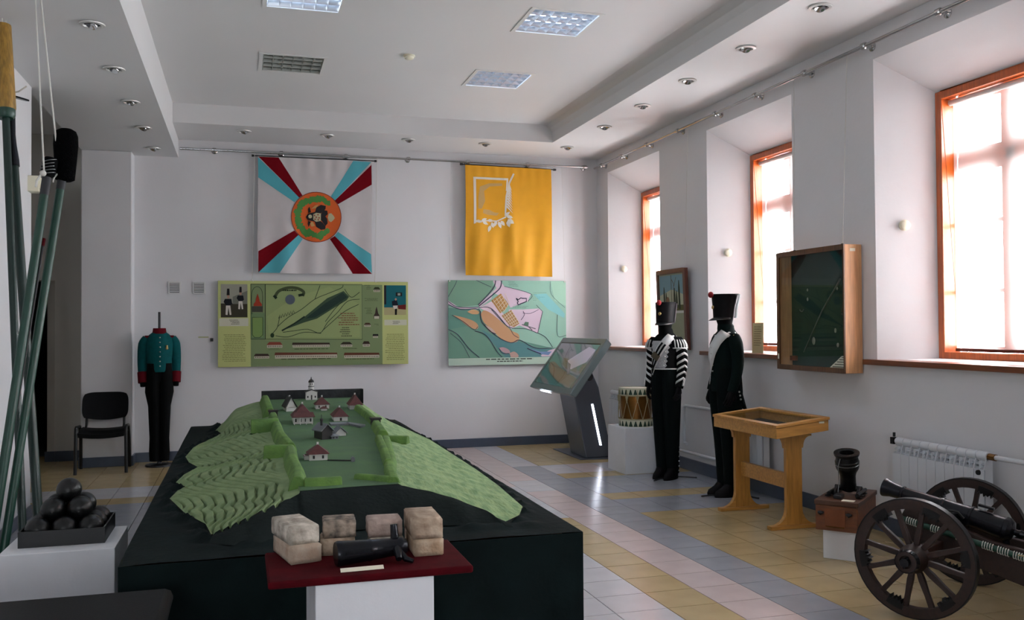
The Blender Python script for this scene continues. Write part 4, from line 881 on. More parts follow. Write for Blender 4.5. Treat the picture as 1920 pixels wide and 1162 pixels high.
    b = MB(); b.cyl((x,y,z+.13),(x,y,z+.136),.031,n=12); b.build('cornice', m_hd, ch); b = MB(); b.lathe([(0,.028),(.012,.027),(.024,.02),(.032,.008),(.05,.002),(.055,.0015)], (x,y,z+.172), (0,0,1), 14); b.build('dome', m_hd, ch); b = MB(); b.cyl((x-.008,y,z+.222),(x+.008,y,z+.222),.0015,n=6); b.build('cross', m_hd, ch)
    for dx in (-.036, 0, .036):
        b = MB(); b.box(x+dx-.006,x+dx+.006,y-.0515,y-.049,z+(.004 if dx == 0 else .022),z+(.05 if dx == 0 else .042)); b.build('opening', m_hd, ch)
    for dx in (-.009, .009):
        b = MB(); b.box(x+dx-.003,x+dx+.003,y-.028,y-.022,z+.148,z+.165); b.build('opening', m_hd, ch)
    # dark fabric screen standing behind the model, gates, palisade
    b = MB(); b.prism([(.18,9.40,.70),(1.16,9.40,.70),(1.18,9.33,.70),(1.175,9.42,.70),(.18,9.43,.70)], (0,0,.275)); b.build('dark_backdrop', M('backdrop_dark', (46,48,50), .85, var=.5, vs=14, bump=.3, bs=30), F)
    for x, y in ((.985,7.05), (.245,7.85)):
        b = MB(); z = zP(y); b.box(x-.035,x+.035,y-.03,y+.03,z,z+.045); b.prism([(x-.042,y-.04,z+.045),(x+.042,y-.04,z+.045),(x+.042,y+.04,z+.045),(x-.042,y+.04,z+.045)], (0,0,.012)); b.build('gate', m_hd, F)
    b = MB(); z = zP(7.15); b.box(.65,.79,7.11,7.25,z-.004,z+.012); b.prism([(.775,7.15,z-.006),(.85,6.9,z-.006),(.90,7.0,z-.006),(.79,7.25,z-.006)], (0,0,.018)); b.build('platform', m_hg, F)
    b = MB(); z = zP(5.45); b.tube([(.48,5.47,z+.004),(.632,5.40,z+.004)], .004, 6); b.build('palisade', m_hd, F)
    b = MB(); b.box(.61,.63,5.385,5.405,z-.004,z+.018); b.prism([(.606,5.38,z+.018),(.634,5.38,z+.018),(.62,5.38,z+.03)], (0,.03,0)); b.build('sentry_box', m_hg, F)
fortress()
# ================================================================ BRICK DISPLAY
b = MB(); b.box(.25,.685,3.36,3.84,0,.672); tag(b.build('pedestal', m_white, bevel=.004), 'white pedestal under the red velvet board with bricks', 'pedestal')
BZ = .70
b = MB(); b.box(.085,.835,3.35,3.80,.672,BZ); tag(b.build('velvet_board', m_red, bevel=.008), 'dark red velvet board carrying bricks in front of the model table', 'board')
def brick(x, y, z, l, w, h, rot, m, label, seed):
    rnd = random.Random(seed); bm = bmesh.new(); bmesh.ops.create_cube(bm, size=1)
    for v in bm.verts: v.co = Vector((v.co.x*w, v.co.y*l, v.co.z*h))
    bmesh.ops.bevel(bm, geom=bm.edges[:], offset=.0035, segments=2, affect='EDGES'); bmesh.ops.subdivide_edges(bm, edges=[e for e in bm.edges if e.calc_length() > .04], cuts=3, use_grid_fill=True)
    for v in bm.verts: v.co += Vector((rnd.uniform(-1,1), rnd.uniform(-1,1), rnd.uniform(-1,1)*.6))*.0009
    zmin = min(v.co.z for v in bm.verts)
    for v in bm.verts: v.co.z -= zmin
    me = bpy.data.meshes.new('brick'); bm.to_mesh(me); bm.free(); me.materials.append(m)
    o = bpy.data.objects.new('brick', me); COL.objects.link(o); o.location = (x, y, z); o.rotation_euler = (0, 0, rot)
    for p in me.polygons: p.use_smooth = True
    tag(o, label, 'brick', 'old bricks on the velvet board')
def brickmat(n, c1, c2): return M(n, c1, .85, var=.5, vs=22, col2=c2, bump=.22, bs=90)
mb = [brickmat('brick_pale', (206,198,184), (146,136,122)), brickmat('brick_pink', (166,142,122), (180,164,146)), brickmat('brick_soot', (180,162,144), (64,58,52)), brickmat('brick_tan', (188,168,146), (146,124,104)), brickmat('brick_rose', (186,164,152), (156,136,126)), brickmat('brick_rust', (170,142,114), (192,172,148))]
brick(.205,3.70,BZ,.255,.122,.068,.22,mb[1],'lower brick of the leftmost pile, reddish with a ring mark',1); brick(.198,3.72,BZ+.0685,.25,.118,.068,.24,mb[0],'upper whitish brick of the leftmost pile',2)
brick(.365,3.725,BZ,.13,.135,.066,-.08,mb[3],'lower brick of the second pile, behind the gun barrel fragment',3); brick(.372,3.73,BZ+.0665,.13,.128,.068,-.06,mb[2],'upper soot-blackened brick of the second pile',4)
brick(.555,3.705,BZ,.13,.132,.062,-.05,mb[0],'lower pale brick of the third pile, behind the gun barrel fragment',5); brick(.55,3.71,BZ+.0625,.13,.134,.066,-.04,mb[4],'upper rose-grey brick of the third pile',6)
brick(.705,3.665,BZ,.25,.118,.066,-.02,mb[1] if 0 else mb[5],'lower sandy brick of the rightmost pile',7); brick(.702,3.665,BZ+.0665,.25,.12,.078,-.03,mb[3],'upper tan brick of the rightmost pile, whitish on top',8)
def barrel_fragment():
    t = thing('gun_fragment', (.5, 3.52, BZ), 'dark iron gun barrel fragment lying before the bricks', 'gun fragment')
    p0 = Vector((.335, 3.49, BZ+.048)); ax = Vector((.30, .04, .004)).normalized()
    b = MB(); b.lathe([(0,.044),(.01,.048),(.03,.046),(.12,.040),(.13,.043),(.14,.039),(.24,.033),(.25,.037),(.26,.034),(.275,.028),(.275,.016),(.20,.015)], p0, ax, 24, True, True); b.build('barrel', m_gun, t, smooth=True)
    b = MB(); q = p0+ax*.235; b.tube([q+Vector((0,-.075,-.03)), q+Vector((0,-.04,-.005)), q, q+Vector((.0,.03,.045)), q+Vector((-.002,.035,.08))], [.012,.017,.02,.016,.014], 12); b.build('swivel_fork', m_gun, t, smooth=True)
    b = MB(); b.tube([q+Vector((.0,-.02,0)), q+Vector((.03,-.06,-.035)), q+Vector((.055,-.075,-.042))], [.014,.012,.008], 10); b.build('lug', m_gun, t, smooth=True)
barrel_fragment()
b = MB(); b.prism([(.345,3.400,BZ+.001),(.505,3.405,BZ+.001),(.505,3.425,BZ+.010),(.345,3.420,BZ+.010)], (0,.0005,.001)); tag(b.build('caption_card', m_paper), 'narrow white caption strip on the red velvet board', 'card')
# ================================================================ LEFT FOREGROUND
b = MB(); b.box(-1.2,-.646,5.21,5.775,0,.45); tag(b.build('pedestal', m_white, bevel=.004), 'low white pedestal under the cannonball pyramid', 'pedestal')
def tray():
    t = thing('ball_tray', (-.925, 5.56, .45), 'shallow black tray holding the cannonballs', 'tray')
    x0, x1, y0, y1, z = -1.135, -.713, 5.345, 5.768, .4505
    b = MB(); b.box(x0,x1,y0,y1,z,z+.012); b.build('bottom', m_blackplastic, t)
    for q in ((x0,x1,y0,y0+.008), (x0,x1,y1-.008,y1), (x0,x0+.008,y0+.008,y1-.008), (x1-.008,x1,y0+.008,y1-.008)):
        b = MB(); b.box(*q,z+.012,z+.085); b.build('side', m_blackplastic, t)
tray()
b = MB(); R = .0655; b.sphere((0,0,R), R, 28, 18); ball0 = b.build('cannonball', m_black, smooth=True, fixn=True); bme = ball0.data
first = True
ROWS = ['front', 'middle', 'back']; COLS = ['left', 'centre', 'right']
def ball(x, y, z, lab):
    global first
    o = ball0 if first else ball0.copy()
    if not first: COL.objects.link(o)
    first = False; o.location = (x, y, z-R); o.rotation_euler = (0, 0, x*50+y*31); tag(o, lab, 'cannonball', 'pyramid of cannonballs')
bx, by, bz = -.924, 5.5565, .4630+R
for j in range(3):
    for i in range(3): ball(bx+(i-1)*2*R*1.002, by+(j-1)*2*R*1.002, bz, 'black iron cannonball in the bottom layer, %s row, %s' % (ROWS[j], COLS[i]))
for j in range(2):
    for i in range(2): ball(bx+(i-.5)*2*R*1.002, by+(j-.5)*2*R*1.002, bz+R*1.4142, 'black iron cannonball in the second layer, %s %s' % (('front', 'back')[j], ('left', 'right')[i]))
ball(bx, by, bz+2*R*1.4142, 'topmost black iron cannonball of the pyramid')
def bench():
    t = thing('bench', (-.75, 3.4, 0), 'black flat-topped bench in the bottom left corner before the white pedestal', 'bench')
    b = MB(); b.box(-1.25,-.258,3.0,3.79,.53,.60); b.build('seat', m_vinyl, t, bevel=.03, smooth=True)
    b = MB(); b.box(-1.21,-.30,3.04,3.75,.48,.53); b.build('seat_frame', m_blackplastic, t)
    for x in (-1.18, -.33):
        for y in (3.08, 3.71):
            b = MB(); b.box(x-.02,x+.02,y-.02,y+.02,0,.49); b.build('leg', m_steel, t)
bench()
# ---- artillery poles hung against the left wall
def ext(A, B, z):
    A, B = Vector(A), Vector(B); return A+(B-A)*((z-A.z)/(B.z-A.z))
def pole(name, A, B, r, m, label, cat, ferrule=None):
    foot = ext(A, B, .002); t = thing(name, foot, label, cat, 'artillery poles against the left wall')
    b = MB(); b.tube([foot, A], [r, r], 14); b.build('shaft', m, t, smooth=True); return t
A1 = Vector((-1.121,6.5,2.625)); B1 = Vector((-1.351,6.05,.346))
t = pole('sponge_rammer', A1, B1, .026, m_greenpole, 'green pole with a fat black fleece sponge head', 'rammer'); d = (A1-B1).normalized()
b = MB(); b.tube([A1-d*.12, A1+d*.01], .0275, 14); b.build('dark_band', M('dark_band', (40,40,44), .6), t, smooth=True)
hd = Vector((.018,0,1)).normalized(); S = A1+Vector((.012,0,-.06))
b = MB(); b.lathe([(0,.035),(.012,.058),(.06,.062),(.14,.068),(.24,.075),(.30,.072),(.33,.06),(.345,.035),(.348,.0)], S, hd, 28)
o = b.build('sponge_head', M('black_fleece', (5,5,6), .95, bump=1., bs=120, spec=.05), t, smooth=True)
b = MB(); b.tube([(A1.x-.015,A1.y-.03,A1.z-.01),(-1.228,6.37,ZL)], .0055, 8); b.tube([A1+Vector((.04*math.cos(a),.04*math.sin(a),-.02-.01*math.cos(a))) for a in [i*.5236 for i in range(12)]], .006, 6, closed=True); b.tube([A1+Vector((-.02,-.04,-.01)),A1+Vector((-.045,-.05,-.045)),A1+Vector((-.05,-.055,-.075))], .006, 6); b.build('hanging_cord', m_rope, t, smooth=True)
A2 = Vector((-1.2,6.42,2.585)); B2 = Vector((-1.38,6.05,.648))
t = pole('sponge_rammer', A2, B2, .027, m_greenpole, 'green pole with a wire-wound black head left of the fleece sponge', 'rammer'); d = (A2-B2).normalized()
b = MB(); b.tube([A2-d*.13, A2+d*.01], .0285, 14); b.build('dark_band', M('dark_band', (40,40,44), .6), t, smooth=True)
b = MB(); b.lathe([(0,.028),(.02,.042),(.09,.045),(.13,.04),(.14,.0)], A2-d*.01, d+Vector((.08,0,0)), 20); b.build('brush_head', m_blackcloth, t, smooth=True)
b = MB()
for k in range(5):
    c = A2+d*(.012+k*.022); b.tube([c+Vector((.047*math.cos(a), .047*math.sin(a), .012*math.cos(a))) for a in [i*.393 for i in range(16)]], .003, 5, closed=True)
b.build('wire_winding', M('wire', (120,120,120), .4, .8), t)
b = MB(); b.tube([(A2.x-.01,A2.y-.04,A2.z+.02),(-1.262,6.377,ZL)], .0055, 8); b.sphere(A2+Vector((-.015,-.045,.01)), .02, 10, 8); b.tube([A2+Vector((-.02,-.045,.01)),A2+Vector((-.05,-.05,-.04)),A2+Vector((-.055,-.05,-.08))], .007, 6); b.build('hanging_cord', m_rope, t, smooth=True)
A3 = Vector((-1.475,6.8,2.72)); B3 = Vector((-1.262,6.5,.41))
t = pole('scraper_pole', A3, B3, .03, m_greenpole2, 'dark green pole tipped with a long black socket and flat scraper blade', 'scraper'); d = (A3-B3).normalized()
b = MB(); b.lathe([(-.02,.036),(.02,.036),(.12,.027),(.2,.024),(.44,.036),(.46,.034),(.46,.0)], A3, d, 18); b.build('socket', m_gun, t, smooth=True)
q = A3+d*.46; b = MB(); b.prism([q+Vector(v) for v in ((-.06,-.02,.012),(.02,-.035,.008),(.10,-.02,-.012),(.125,.0,-.016),(.10,.02,-.012),(.02,.035,.008),(-.06,.02,.012))], (0,0,.012)); b.build('scraper_blade', m_gun, t, bevel=.003)
b = MB(); b.tube([q+Vector((0,0,.01)), (q.x-.02,q.y,ZL)], .0035, 6); b.sphere(q+Vector((0,0,.035)), .018, 10, 8); b.tube([q+Vector((0,0,.035)),q+Vector((.06,-.01,.045)),q+Vector((.11,-.01,.085))], .006, 6); b.build('hanging_cord', m_rope, t, smooth=True)
A4 = Vector((-1.50,6.7,3.0)); B4 = Vector((-1.41,6.5,1.80))
t = pole('rammer', A4, B4, .024, m_greenpole2, 'green pole with a thick gilt wooden rammer head at the top left edge', 'rammer'); d = (A4-B4).normalized()
b = MB(); b.lathe([(0,.02),(.0,.045),(.02,.058),(.06,.06)], A4, d, 20); b.build('head_cap', m_greenpole, t, smooth=True)
b = MB(); b.lathe([(.06,.06),(.075,.064),(.66,.055),(.67,.0)], A4, d, 20); b.build('head', M('gilt_wood', (168,128,52), .45, var=.45, vs=9, stretch=(8,8,1)), t, smooth=True)
b = MB(); q = A4+d*.66; b.tube([q, (q.x,q.y,ZL)], .0035, 6); b.build('hanging_cord', m_rope, t)
A5 = Vector((-1.235,6.46,2.14)); B5 = Vector((-1.36,6.2,.9))
t = pole('linstock', A5, B5, .013, M('dark_stick', (34,30,32), .6), 'thin dark stick with a red tip between the two sponge poles', 'linstock'); d = (A5-B5).normalized()
b = MB(); b.tube([A5-d*.002, A5+d*.05], .0145, 10); b.build('red_tip', m_darkred, t, smooth=True)
# ================================================================ CHAIR
def chair():
    t = thing('visitor_chair', (-1.515, 11.215, 0), 'black stackable visitor chair with upholstered seat beside the column', 'chair', rotz=.03)
    w = .255
    b = MB()
    def seat(u, v, top):
        x = -.235+.47*u; y = -.21+.43*v; sag = -.02*(1-(2*u-1)**2)-.03*sm((.25-v)*4)
        return (x, y, .455+sag+(.028 if top else -.018))
    b.grid(lambda u, v: seat(u, v, True), 12, 10); b.grid(lambda u, v: seat(u, v, False), 12, 10)
    n = 12
    for k in range(12):
        for v in (0, 1): b.quad(seat(k/12,v,False), seat((k+1)/12,v,False), seat((k+1)/12,v,True), seat(k/12,v,True))
    for k in range(10):
        for u in (0, 1): b.quad(seat(u,k/10,False), seat(u,(k+1)/10,False), seat(u,(k+1)/10,True), seat(u,k/10,True))
    b.build('seat', m_vinyl, t, smooth=50)
    b = MB()
    def back(u, v, f):
        a = 2*u-1; e = .245*(1-.10*abs(2*v-1)**4); x = a*e; lo = .57-.012+.03*a*a; z = lo+(.872-.01*abs(a)**6*2-lo)*v; y = .215+.07*(v)-.035*(1-a*a)*0+.03*a*a*-1+.0
        return (x, y+(.0 if f else .035), z)
    N = 14
    b.grid(lambda u, v: back(u, v, True), N, 10); b.grid(lambda u, v: back(u, v, False), N, 10)
    for k in range(N):
        for v in (0, 1): b.quad(back(k/N,v,True), back((k+1)/N,v,True), back((k+1)/N,v,False), back(k/N,v,False))
    for k in range(10):
        for u in (0, 1): b.quad(back(u,k/10,True), back(u,(k+1)/10,True), back(u,(k+1)/10,False), back(u,k/10,False))
    b.build('backrest', m_vinyl, t, smooth=50)
    for s in (-1, 1):
        b = MB(); b.tube([(s*w*1.02,-.22,.0),(s*w,-.20,.46),(s*w,-.19,.505),(s*w,-.16,.515)], .018, 10); b.build('leg', m_blackplastic, t, smooth=True)
        b = MB(); b.tube([(s*w,-.16,.515),(s*w,.10,.50),(s*w,.2,.36),(s*w*1.02,.25,0)], .018, 10); b.build('leg', m_blackplastic, t, smooth=True)
        b = MB(); b.tube([(s*.20,.12,.45),(s*.20,.22,.50),(s*.20,.262,.62)], .013, 8); b.build('back_support', m_blackplastic, t, smooth=True)
    b = MB(); b.box(-w,w,-.12,-.10,.425,.445); b.box(-w,w,.10,.12,.425,.445); b.build('crossbar', m_blackplastic, t)
chair()
# ================================================================ UNIFORMED MANNEQUINS (front is local -Y)
def arm_path(s, hand_z=.93, fwd=0.): return [(s*.13,.01,1.49),(s*.168,.012,1.42),(s*.184,.02,1.27),(s*.186,.005-fwd*.4,1.12),(s*.182,-.03-fwd,.98)]
def mannequin(x, y, rot, label, kind):
    t = thing('uniform_mannequin', (x, y, 0), label, 'mannequin', 'uniformed mannequins', rotz=rot)
    coat = {'drummer': m_blackwool, 'plain': m_navy, 'teal': m_teal}[kind]; trous = {'drummer': m_trouser, 'plain': m_trouser, 'teal': m_blackwool}[kind]
    # trousers: two legs growing out of one waist
    b = MB()
    narrow = .8 if kind == 'teal' else 1.
    for s in (-1, 1):
        b.ell([(s*.062*narrow,.02,.06,.06,.075),(s*.062*narrow,.015,.16,.065,.078),(s*.064*narrow,.01,.32,.072*narrow,.08),(s*.066*narrow,.005,.5,.08*narrow,.088),(s*.068*narrow,0,.7,.088*narrow,.104),(s*.068,0,.86,.09,.125),(s*.066,0,.98,.088,.132),(s*.06,0,1.1,.085,.128),(s*.055,0,1.2,.085,.122)], 18)
    b.build('trousers', trous, t, smooth=60)
    if kind != 'teal':
        for s in (-1, 1):
            b = MB(); b.ell([(s*.066,-.035,.0,.05,.135),(s*.066,-.035,.02,.052,.138),(s*.066,-.03,.05,.05,.13),(s*.066,-.0,.085,.05,.095),(s*.066,.02,.13,.055,.07)], 16); b.build('boot', m_felt, t, smooth=60)
            for k in range(6):
                b = MB(); b.sphere((s*.130,.03,.09+k*.05), .0085, 8, 6); b.build('gaiter_button', m_silver, t, smooth=True)
        for a in (0, 2.1, 4.2):
            b = MB(); b.tube([(0,.03,.02),(.30*math.cos(a+.5),.03+.30*math.sin(a+.5),.008)], .007, 6); b.build('stand_foot', m_steel, t)
    else:
        b = MB(); b.lathe([(0,.16),(.02,.155),(.03,.03),(.05,.025)], (0,0,0), (0,0,1), 24); b.build('stand_base', m_steel, t, smooth=True)
        b = MB(); b.cyl((0,.01,.04),(0,.01,1.80),.014,n=12); b.build('stand_pole', m_steel, t, smooth=True)
    # coat body: one continuous torso with neck
    b = MB(); hem = 1.17 if kind == 'drummer' else (1.10 if kind == 'teal' else .98)
    b.ell([(0,.0,hem,.145,.135),(0,.0,hem+.02,.147,.137),(0,-.004,1.24,.138,.132),(0,-.008,1.33,.147,.14),(0,-.006,1.42,.155,.138),(0,.004,1.49,.15,.115),(0,.012,1.535,.11,.085),(0,.012,1.56,.078,.075),(0,.01,1.60,.07,.07)], 28)
    b.build('coat', coat, t, smooth=60)
    b = MB(); b.ell([(0,.005,1.545,.078,.078),(0,.002,1.57,.076,.077),(0,.0,1.61,.07,.072)], 20); b.build('collar', m_darkred if kind == 'teal' else coat, t, smooth=60)
    if kind == 'plain' or kind == 'teal':      # coat tails behind
        z0 = .82 if kind == 'plain' else .95
        for s in (-1, 1):
            b = MB(); b.add([(s*.01,.125,1.12),(s*.15,.04,1.12),(s*.155,.09,z0+.06),(s*.06,.19,z0-.02),(s*.01,.17,z0),(s*.01,.10,1.12),(s*.14,.03,1.12),(s*.14,.08,z0+.06),(s*.055,.17,z0-.02),(s*.01,.15,z0)], [(0,1,2,3,4),(9,8,7,6,5),(0,5,6,1),(1,6,7,2),(2,7,8,3),(3,8,9,4),(4,9,5,0)]); b.build('coat_tail', coat, t, smooth=30)
    R = [.056,.064,.056,.049,.043]
    for s in (-1, 1):
        pth = arm_path(s, fwd=.02 if kind != 'teal' else 0)
        b = MB(); P = smooth3(pth, 4); rr = [interp(list(zip(range(5), R)), i/4) for i in range(len(P))]
        b.tube(P, rr, 16); sl = b.build('sleeve', coat, t, smooth=60)
        e = Vector(pth[-1]); d = (e-Vector(pth[-2])).normalized()
        if kind == 'teal':
            b = MB(); b.tube([e-d*.12, e+d*.005], [.056,.052], 16); b.build('cuff', m_darkred, sl, smooth=60)
            b = MB(); b.tube([e-d*.02, e+d*.05], [.035,.028], 12); b.build('sleeve_lining', m_blackcloth, sl, smooth=60)
        else:
            hand(t, e, d, s, m_felt)
        if kind == 'drummer':
            # white chevrons climbing the outside of the sleeve
            for k in range(7):
                f = .14+.108*k; b = MB(); n = 13; ring = []
                for lay in (0, 1):
                    row = []
                    for i in range(n):
                        a = -1.7+3.4*i/(n-1); fz = f+.085*abs(a)/1.7+lay*.042
                        p, r, tx, ty = sleeve_frame(P, rr, min(fz, .985)); ang = (-.6 if s > 0 else math.pi+.6)+a
                        row.append(p+(Vector((math.cos(ang),math.sin(ang),0)))*(r+.003))
                    ring.append(row)
                b.add(ring[0]+ring[1], [(i,i+1,n+i+1,n+i) for i in range(n-1)]); b.build('chevron', m_whitecloth, sl, smooth=60, solid=.003, fixn=False)
            # striped wing on the shoulder
            b = MB(); b.ell([(s*.155,.01,1.40,.085,.088),(s*.15,.01,1.44,.082,.086),(s*.138,.01,1.49,.066,.075),(s*.118,.01,1.52,.045,.055)], 20); w_ = b.build('shoulder_wing', m_blackwool, t, smooth=60)
            for k in range(9):
                a = (0 if s > 0 else math.pi)+(-1.5+3.0*k/8); ca, sa = math.cos(a), math.sin(a)
                b = MB(); b.tube([(s*.155+.087*ca,.01+.090*sa,1.402),(s*.15+.085*ca,.01+.089*sa,1.44),(s*.138+.069*ca,.01+.078*sa,1.49)], .0075, 6); b.build('wing_stripe', m_whitecloth, w_, smooth=60)
            b = MB(); b.tube([(s*.155+.087*math.cos(a),.01+.09*math.sin(a),1.40) for a in [i*.314 for i in range(20)]], .007, 6, closed=True); b.build('wing_edge', m_whitecloth, w_, smooth=60)
            b = MB(); b.tube([e-d*.10+Vector((s*.05,-.01,0)), e-d*.02+Vector((s*.048,-.01,0))], .012, 6); b.build('cuff_lace', m_whitecloth, sl, smooth=60)
        if kind == 'teal':
            b = MB(); b.ell([(s*.135,.01,1.47,.055,.05),(s*.13,.01,1.50,.05,.045),(s*.112,.01,1.525,.045,.04)], 16); b.build('epaulette', m_darkred, t, smooth=60)
        if kind == 'plain':
            b = MB(); b.ell([(s*.135,.01,1.495,.055,.04),(s*.12,.01,1.52,.055,.04)], 16); ep = b.build('shoulder_strap', coat, t, smooth=60)
            b = MB(); b.sphere((s*.17,-.012,1.50), .017, 10, 8, (.8,.8,.8)); b.build('strap_badge', m_gold, ep, smooth=True)
    front = lambda x_, z: torso_front(x_, z)
    if kind == 'drummer':
        # white laced chest panel with scalloped edge
        b = MB(); pts = []
        for k in range(13):
            z = 1.19+.024*k; pts.append((z, .058+.004*k+(.016 if k % 2 else 0)))
        for (za, wa), (zb, wb) in zip(pts, pts[1:]):
            N = 8
            for i in range(N):
                xa0, xa1 = -wa+2*wa*i/N, -wa+2*wa*(i+1)/N; xb0, xb1 = -wb+2*wb*i/N, -wb+2*wb*(i+1)/N
                b.quad((xa0,front(xa0,za)-.004,za),(xa1,front(xa1,za)-.004,za),(xb1,front(xb1,zb)-.004,zb),(xb0,front(xb0,zb)-.004,zb))
        ch = b.build('chest_lace', M('grey_lace', (176,176,178), .8, var=.25, vs=60), t, smooth=60)
        for k in range(6):
            for s in (-1, 1):
                z = 1.215+.048*k; x_ = s*(.05+.008*k); b = MB(); b.sphere((x_,front(x_,z)-.007,z), .008, 8, 6); b.build('coat_button', m_silver, ch, smooth=True)
        b = MB(); b.tube([(.148*math.cos(a),.139*math.sin(a),1.178) for a in [i*.2094 for i in range(30)]], .007, 6, closed=True); b.build('waist_edging', m_whitecloth, t, smooth=60)
    else:
        for k in range(7):
            z = 1.17+.055*k; b = MB(); b.sphere((-.0,front(0,z)-.004,z), .009, 8, 6); b.build('coat_button', m_silver, t, smooth=True)
        if kind == 'plain':
            for k in range(3):
                b = MB(); b.sphere((.150,.05+.008*k,.98-.035*k), .010, 8, 6); b.build('coat_button', m_silver, t, smooth=True)
        else:
            b = MB(); b.sphere((.075,front(.075,1.37)-.004,1.375), .016, 10, 8, (1,.4,1)); b.cyl((.075,front(.075,1.37)-.006,1.385),(.075,front(.075,1.37)-.008,1.41),.012,n=8); b.build('medal', m_gold, t, smooth=True)
            b = MB()                 # front skirt below the short coat
            b.ell([(0,.02,.99,.15,.12),(0,.015,1.05,.152,.125),(0,.01,1.12,.15,.128)], 20); b.build('waistband', m_blackwool, t, smooth=60)
    if kind != 'teal':
        # shoulder belt across the chest and back
        def belt(nm, m, w0, w1, off, s0=0., s1=1.):
            b = MB(); N = 26; A = []; B = []
            for i in range(N+1):
                q = s0+(s1-s0)*i/N
                z = 1.53-.40*q if kind == 'drummer' else 1.53-.46*q
                xc = .105-.245*q if kind == 'drummer' else .10-.22*q
                for L, k in ((A, w0), (B, w1)):
                    x_ = xc+k*.86; z_ = z-k*.5; L.append((x_, front(x_, z_)-off-.014*sm((.25-q)*4), z_))
            b.add(A+B, [(i,i+1,N+2+i,N+1+i) for i in range(N)]); return b.build(nm, m, t, smooth=60, solid=.003, fixn=False)
        bl = belt('shoulder_belt', m_whitecloth, -.046 if kind == 'drummer' else -.056, .046 if kind == 'drummer' else .056, .013)
        b = MB(); b.tube([(.098,-.06,1.50),(.10,-.02,1.527),(.10,.04,1.525),(.09,.115,1.42),(-.05,.145,1.22),(-.15,.09,1.10)], .012, 8); b.build('belt_back', m_whitecloth, t, smooth=60)
        if kind == 'drummer':
            for k in (-.02, .02):
                for s0, s1 in ((.2, .50), (.62, .97)): belt('belt_stripe', m_blackwool, k-.0105, k+.0105, .0175, s0, s1)
            z = 1.315; x_ = -.035; b = MB(); b.X = Matrix.Translation((x_, front(x_, z)-.018, z)) @ Matrix.Rotation(.6, 4, 'Y'); b.box(-.045,.045,-.006,.006,-.035,.035); b.build('belt_plate', M('belt_plate', (86,78,62), .4, .5), t, bevel=.004)
        # head form and shako
        b = MB(); b.ell([(0,.0,1.58,.06,.062),(0,-.005,1.63,.066,.075),(0,-.008,1.68,.074,.09),(0,-.005,1.72,.07,.088)], 18); b.build('head_form', m_blackcloth, t, smooth=60)
        hz = 1.668; hb = (.095, .112); ht = (.122, .138) if kind == 'plain' else (.108, .125)
        b = MB(); tl = .012; b.ell([(0,0,hz,*hb),(0,.0,hz+.01,hb[0]+.002,hb[1]+.002),(0,.004,hz+.11,(hb[0]+ht[0])/2-.002,(hb[1]+ht[1])/2-.002),(0,.01,hz+.21,*ht),(0,.01,hz+.222,ht[0]+.001,ht[1]+.001),(0,.01,hz+.226,ht[0]-.012,ht[1]-.012)], 28); sh = b.build('shako', m_felt, t, smooth=50)
        b = MB(); pts = []; N = 12
        for i in range(N+1):
            a = math.pi+math.pi*i/N; pts.append((hb[0]*math.cos(a), hb[1]*math.sin(a)))
        out = [(p[0]*1.02, p[1]-.055*math.sin(math.pi*i/N), hz-.012-.012*math.sin(math.pi*i/N)) for i, p in enumerate(pts)]
        inn = [(p[0], p[1], hz+.004) for p in pts]
        b.add(inn+out, [(i,i+1,N+2+i,N+1+i) for i in range(N)]); b.build('peak', m_blackplastic, sh, smooth=60, solid=.004, fixn=False)
        b = MB(); b.sphere((0,-ht[1]-.012,hz+.218), .026, 14, 10, (1,1,1.15)); b.build('pompon', M('red_pompon', (138,14,24), .8), sh, smooth=True)
        b = MB(); b.lathe([(0,.018),(.006,.016),(.010,.004)], (0,-(hb[1]+ht[1])/2-.004,hz+.10), (0,-1,.1), 12); b.build('cockade', m_gold, sh, smooth=True)
        for s in (-1, 1):
            b = MB(); b.tube([(s*hb[0]*.97,.03,hz+.0),(s*(hb[0]+.008),.04,hz+.1),(s*ht[0]*.99,.06,hz+.21)], .006, 6); b.build('side_strap', M('grey_strap', (120,112,118), .5), sh, smooth=60)
    return t
def smooth3(pts, k):
    P = [Vector(p) for p in pts]; out = []
    for i in range(len(P)-1):
        p0, p1, p2, p3 = P[max(i-1,0)], P[i], P[i+1], P[min(i+2,len(P)-1)]
        for j in range(k):
            q = j/k; out.append(.5*((2*p1)+(p2-p0)*q+(2*p0-5*p1+4*p2-p3)*q*q+(3*p1-p0-3*p2+p3)*q**3))
    return out+[P[-1]]
def sleeve_frame(P, rr, f):
    s = f*(len(P)-1); i = min(int(s), len(P)-2); q = s-i
    return P[i].lerp(P[i+1], q), rr[i]+(rr[i+1]-rr[i])*q, None, None
TSEC = [(.9,0,.145,.137),(1.17,0,.145,.136),(1.24,-.004,.138,.132),(1.33,-.008,.147,.14),(1.42,-.006,.155,.138),(1.49,.004,.15,.115),(1.535,.012,.11,.085),(1.56,.012,.078,.075)]
def torso_front(x, z):
    cy = interp([(s[0], s[1]) for s in TSEC], z); rx = interp([(s[0], s[2]) for s in TSEC], z); ry = interp([(s[0], s[3]) for s in TSEC], z)
    k = max(0, 1-(x/rx)**2); return cy-ry*math.sqrt(k)
